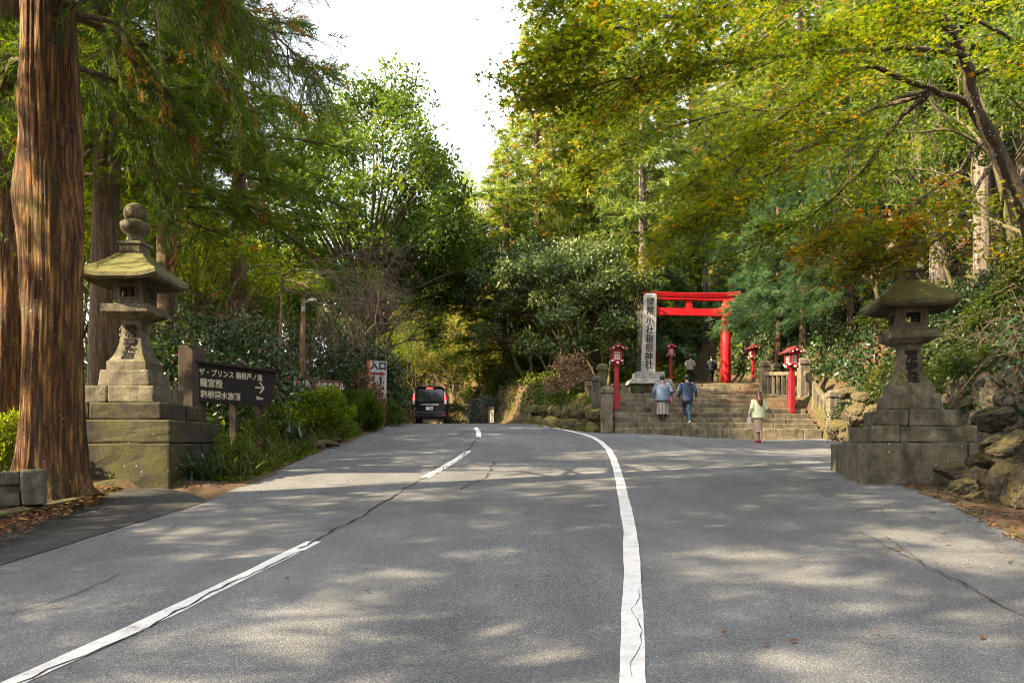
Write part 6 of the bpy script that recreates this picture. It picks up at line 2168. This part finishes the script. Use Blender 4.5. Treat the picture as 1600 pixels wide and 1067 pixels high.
C = np.repeat(cent, per, 0) + g.normal(0, 1, (n, 3)) * np.array([.17, .17, .055])
ax = g.normal(0, 1, (n, 3)) * np.array([1, 1, .25]) + np.array([0, 0, -.15])
nm = np.array([0, 0, 1.0]) + g.normal(0, .38, (n, 3))
sc = .062 * (1 + g.normal(0, .22, n)).clip(.5, 1.5)
tn = np.repeat(ctn, per) + g.normal(0, .09, n)
hot = g.random(n) < .012
tn[hot] = .95
mp = thing('maple_tree', 'leaning maple with layered yellow green leaves spreading over the plaza', 'tree', tuple(mbase))
mobj('trunk', mb.mesh('trunk', M['maple_bark'], smooth=True), mp)
mobj('crown', foliage('crown', [scatter(T_MAPLE, C, ax, nm, sc, tn)], M['leaf_maple']), mp)
print('maple leaves', n)

# ------------------------------------------------------------------ verge plants
def strap_plant(label, x, y, s, seed, n=60):
    g = G(seed)
    r = thing('strap_leaved_plant', label, 'plant', (x, y, gz(x, y)), 0, 'strap leaved plants in the left verge')
    a = g.uniform(0, 6.28, n); ln = g.uniform(.35, .75, n) * s
    pos = np.stack([g.normal(0, .12 * s, n), g.normal(0, .12 * s, n), np.zeros(n)], -1)
    el = g.uniform(.35, 1.2, n)
    ax = np.stack([np.cos(a) * np.cos(el), np.sin(a) * np.cos(el), np.sin(el)], -1)
    v, f, t = scatter(T_STRAP, pos, ax, np.repeat([[0, 0, 1.0]], n, 0), ln, g.normal(.45, .25, n))
    mobj('leaves', foliage('leaves', [(v, f, t)], M['leaf_strap']), r)


T_STRAP = (np.array([(0, -.03, 0), (0, .03, 0), (.4, -.035, .10), (.4, .035, .10), (.75, -.028, .06), (.75, .028, .06), (1.0, 0, -.14)]), T_BLADE[1])
for i, (px, Y, s, lab) in enumerate(((312, 12.6, 1.0, 'dark strap leaved plant against the side of the left lantern plinth'), (345, 13.2, .9, 'strap leaved plant second from the lantern plinth at the asphalt edge'), (378, 13.9, .8, 'small strap leaved plant where the verge meets the asphalt'), (425, 17.6, 1.1, 'big strap leaved clump below the rounded bush'), (455, 18.4, 1.1, 'strap leaved clump at the foot of the rounded bush'), (400, 16.6, .8, 'strap leaved clump in the middle of the grassy verge'))):
    strap_plant(lab, at(px, Y), Y, s, 80 + i)


def ground_cover(name, label, cat, n, region, size, mat, tint, seed, tmpl=T_BLADE, el=(.5, 1.4)):
    g = G(seed)
    X = []; Y = []
    while len(X) < n:
        x, y = region(g)
        if x is None: continue
        X.append(x); Y.append(y)
    X = np.array(X); Y = np.array(Y)
    Z = ground(X, Y) + .02
    a = g.uniform(0, 6.28, n); e = g.uniform(*el, n)
    ax = np.stack([np.cos(a) * np.cos(e), np.sin(a) * np.cos(e), np.sin(e)], -1)
    v, f, t = scatter(tmpl, np.stack([X, Y, Z], -1), ax, np.repeat([[0, 0, 1.0]], n, 0) + g.normal(0, .2, (n, 3)), size * g.uniform(.5, 1.4, n), g.normal(*tint, n))
    return tag(mobj(name, foliage(name, [(v, f, t)], mat)), label, cat, kind='stuff')


def verge(g):
    y = g.uniform(12.6, 31); x = float(XL(y)) - .08 - abs(g.normal(0, 1.0)) * (.9 if y > 14 else .35)
    if abs(x - LAN_L[0]) < 1.1 and abs(y - LAN_L[1]) < 1.15: return None, None
    if math.sin(x * 2.3 + y * 1.1) + math.sin(y * 1.9) < g.uniform(-1.6, .4): return None, None
    return x, y


ground_cover('grass', 'bright grass growing on the left verge beside the lantern', 'grass', 4200, verge, .34, M['leaf_grass'], (.45, .22), 90)
ground_cover('weeds', 'leafy weeds along the left verge', 'weeds', 5200, verge, .11, M['leaf_light'], (.35, .2), 91, T_OVAL, (-.1, .9))


def bank(g):
    y = g.uniform(25.9, 34); x = float(XE(y)) + g.uniform(-.2, 1.4)
    return (x, y) if x < 3.0 or y > 28 else (None, None)


ground_cover('weeds', 'small green weeds on the mossy bank left of the steps', 'weeds', 1800, bank, .12, M['leaf_light'], (.4, .2), 92, T_OVAL, (-.1, .9))


def litter_l(g):
    y = g.uniform(5.5, 11.2); x = float(np.interp(y, [5.5, 8, 10, 11.2], [-5.2, -5.45, -5.75, -5.9])) + .35 - abs(g.normal(0, .9))
    return x, y


def litter_r(g):
    y = g.uniform(7.5, 13); x = float(XR(y)) - .15 + abs(g.normal(0, .7))
    return x, y


def litter_w(g):
    y = g.uniform(14, 36); x = float(XL(y)) - .1 - abs(g.normal(0, 1.6))
    return x, y


def litter_road(g):
    y = 3 + 26 * g.random() ** 1.3; x = g.uniform(-4.6, 6.5)
    if x > float(XR(y)): return None, None
    e = min(x + 4.7, float(XR(y)) - x)
    if g.random() > math.exp(-e / .7) + .05: return None, None
    return x, y


ground_cover('fallen_leaves', 'reddish fallen leaves beside the guard rail', 'fallen leaves', 2600, litter_l, .07, M['leaf_litter'], (.4, .25), 93, T_OVAL, (-.25, .45))
ground_cover('fallen_leaves', 'brown fallen leaves among the boulders at the right', 'fallen leaves', 900, litter_r, .06, M['leaf_litter'], (.5, .25), 94, T_OVAL, (-.25, .45))
ground_cover('fallen_leaves', 'brown fallen leaves under the bushes of the left verge', 'fallen leaves', 3000, litter_w, .09, M['leaf_litter'], (.4, .25), 95, T_OVAL, (-.25, .45))
ground_cover('fallen_leaves', 'a few dry leaves strewn along the edges of the asphalt', 'fallen leaves', 380, litter_road, .05, M['leaf_litter'], (.55, .25), 96, T_OVAL, (-.2, .3))


def hillside(g):
    y = g.uniform(9, 46); x = float(np.interp(y, XH_Y, XH_X)) + .25 + 13 * g.random() ** 2.0
    return x, y


def cover(name, label, n, region, size, mat, tint, seed, hmax, tmpl=T_LEAF):
    g = G(seed)
    pts = []
    while len(pts) < n:
        q = region(g)
        if q[0] is not None: pts.append(q)
    pts = np.array(pts)
    h = hmax * g.random(n) ** 1.3 * (.35 + .65 * (.5 + .5 * np.sin(pts[:, 0] * 1.7 + np.sin(pts[:, 1] * 1.1) * 2) * np.sin(pts[:, 1] * 1.3)))
    Pq = np.stack([pts[:, 0], pts[:, 1], ground(pts[:, 0], pts[:, 1]) + .03 + h], -1)
    patch = .22 * np.sin(pts[:, 0] * .9 + pts[:, 1] * .7)
    v, f, t = scatter(tmpl, Pq, rn(g, n) + np.array([0, 0, .2]), rn(g, n, .7) + np.array([0, 0, .7]), size * g.uniform(.5, 1.4, n), g.normal(tint[0], tint[1], n) + patch)
    return tag(mobj(name, foliage(name, [(v, f, t)], mat)), label, 'undergrowth', kind='stuff')


cover('undergrowth', 'low leafy undergrowth covering the steep hillside on the right', 46000, hillside, .18, M['leaf_gloss'], (.40, .22), 110, 1.1)  # darker leaf material stands in for shade on this slope


def wood_l(g):
    y = g.uniform(12, 75); x = float(XL(y)) - 1.6 - 26 * g.random() ** 1.3
    return (x, y) if abs(x - LAN_L[0]) > 1.3 or abs(y - LAN_L[1]) > 1.3 else (None, None)


cover('undergrowth', 'leafy undergrowth on the floor of the wood on the left', 26000, wood_l, .20, M['leaf_light'], (.35, .22), 111, .9)


def far_end(g):
    y = 45 + 40 * g.random() ** 1.5; x = g.uniform(-22, 8)
    return (x, y) if x < float(XL(y)) - .5 or x > float(XE(y)) + .3 else (None, None)


cover('undergrowth', 'leafy undergrowth on the slopes at the bend of the road', 30000, far_end, .42, M['leaf_olive'], (.35, .25), 112, 1.6)
for k, (px, Y, s, rz) in enumerate(((600, 66, 1.5, .3), (700, 72, 1.5, 1.3), (770, 74, 1.6, 2.3), (820, 66, 1.3, 3.3), (640, 70, 1.3, 4.3), (790, 92, 1.5, 5.3), (710, 96, 1.3, .8), (620, 92, 1.5, 1.8))):
    pr = (BR_O, BR_U, BR_L, BR_O, BR_A, BR_O, BR_L, BR_A)[k]
    tree('leafy_tree', 'leafy tree in the wood that closes the view at the bend', 'tree', *pr, at(px, Y), Y, rz, s, (1.6, 1.6, 1.2), 'trees closing the view at the bend')


def terrace(g):
    y = g.uniform(29, 56); x = float(XE(y)) + .1 + g.uniform(0, 1) ** .8 * max(1.0, 3.2 - float(XE(y)))
    return x, y


cover('undergrowth', 'leafy undergrowth along the top of the mossy bank', 9000, terrace, .17, M['leaf_broad'], (.5, .22), 113, .8)


def behind_gate(g):
    y = g.uniform(43, 76); x = g.uniform(4.5, 22)
    if abs(x - .243 * y - .25) < .9: return None, None
    return x, y


cover('undergrowth', 'leafy undergrowth on the slope behind the red gate', 14000, behind_gate, .30, M['leaf_light'], (.35, .22), 114, 1.3)
for k, (px, Y, s, lab) in enumerate(((120, 46, 1.0, 'leafy tree deep in the wood left of the lantern finial'), (255, 47, 1.0, 'leafy tree deep in the wood right of the lantern finial'), (335, 50, 1.0, 'leafy tree deep in the wood left of the slim trunked cedar'), (40, 52, 1.1, 'leafy tree deep in the wood at the left edge'), (400, 53, 1.0, 'leafy tree deep in the wood right of the slim trunked cedar'))):
    tree('leafy_tree', lab, 'tree', *BR_A, at(px, Y), Y, k * 1.2, s, (1.2, 1.2, .9))

for k, (px, Y, s, lab) in enumerate(((330, 66, 2.0, 'tall broad tree far behind the slim trunked cedar'), (405, 74, 2.1, 'tall broad tree seen through the bare stems, left one'), (480, 72, 2.0, 'tall broad tree seen through the bare stems, middle one'), (555, 78, 1.9, 'tall broad tree seen through the bare stems, right one'), (230, 70, 2.1, 'tall broad tree far behind the lantern roof'))):
    tree('leafy_tree', lab, 'tree', *BR_A, at(px, Y), Y, k * 1.7, s, (2.0, 1.8, .9))

# ------------------------------------------------------------------ labels that tell look-alikes apart by what they stand beside
MARKS = [(0, 'the left picture edge'), (75, 'the big cedar trunk'), (205, 'the left stone lantern'), (330, 'the dark signboard'), (385, 'the slim trunked cedar'), (474, 'the street light'), (590, 'the entrance sign'),
         (671, 'the van'), (768, 'the small white notice'), (880, 'the mossy bank'), (945, 'the stone newel'), (1013, 'the granite pillar'), (1085, 'the gate opening'), (1136, 'the red gate pillar'), (1190, 'the far red lamp'),
         (1240, 'the red lamp by the balustrade'), (1285, 'the foot of the balustrade'), (1345, 'the rock pile'), (1425, 'the right stone lantern'), (1470, 'the bare trunk trio'), (1553, 'the maple trunk'), (1605, 'the right picture edge')]
BASE = {'cedars in the wood on the left': 'left wood cedar', 'understorey trees in the wood on the left': 'pale left wood tree',
        'cedars crowding the hill on the right': 'crowded hillside cedar', 'shrubs on the right hillside': 'leafy shrub on the steep bank',
        'shrubs across the end of the road': 'small shrub across the road end', 'trees closing the view at the bend': 'leafy tree at the far bend',
        'small loose stones at the road edge': 'small loose stone at the road edge'}
ORD = ['nearest', 'second nearest', 'third nearest', 'fourth nearest', 'fifth nearest', 'sixth nearest', 'farthest']
bins = {}
for o in list(COL.objects):
    gname = o.get('group')
    if o.parent is None and gname in BASE:
        px = 800 + o.location.x / o.location.y * FPX
        mk = min(MARKS, key=lambda m_: abs(m_[0] - px))
        rel = 'in line with' if abs(mk[0] - px) < 22 else ('left of' if px < mk[0] else 'right of')
        if gname == 'small loose stones at the road edge':
            bins.setdefault((gname, 'along the boulders below', 'the retaining wall'), []).append((px, o))
        else:
            bins.setdefault((gname, rel, mk[1]), []).append((o.location.y, o))
for (gname, rel, mk), lst in bins.items():
    lst.sort(key=lambda t_: t_[0])
    for k, (y, o) in enumerate(lst):
        lab = BASE[gname] + ' ' + rel + ' ' + mk
        if gname == 'small loose stones at the road edge':
            lab = ['leftmost', 'second', 'third', 'fourth', 'fifth', 'sixth', 'seventh', 'eighth', 'rightmost'][k] + ' in the line of small loose stones below the boulders'
        elif len(lst) > 1:
            lab = ORD[min(k, 6)] + ' ' + lab
        o['label'] = lab
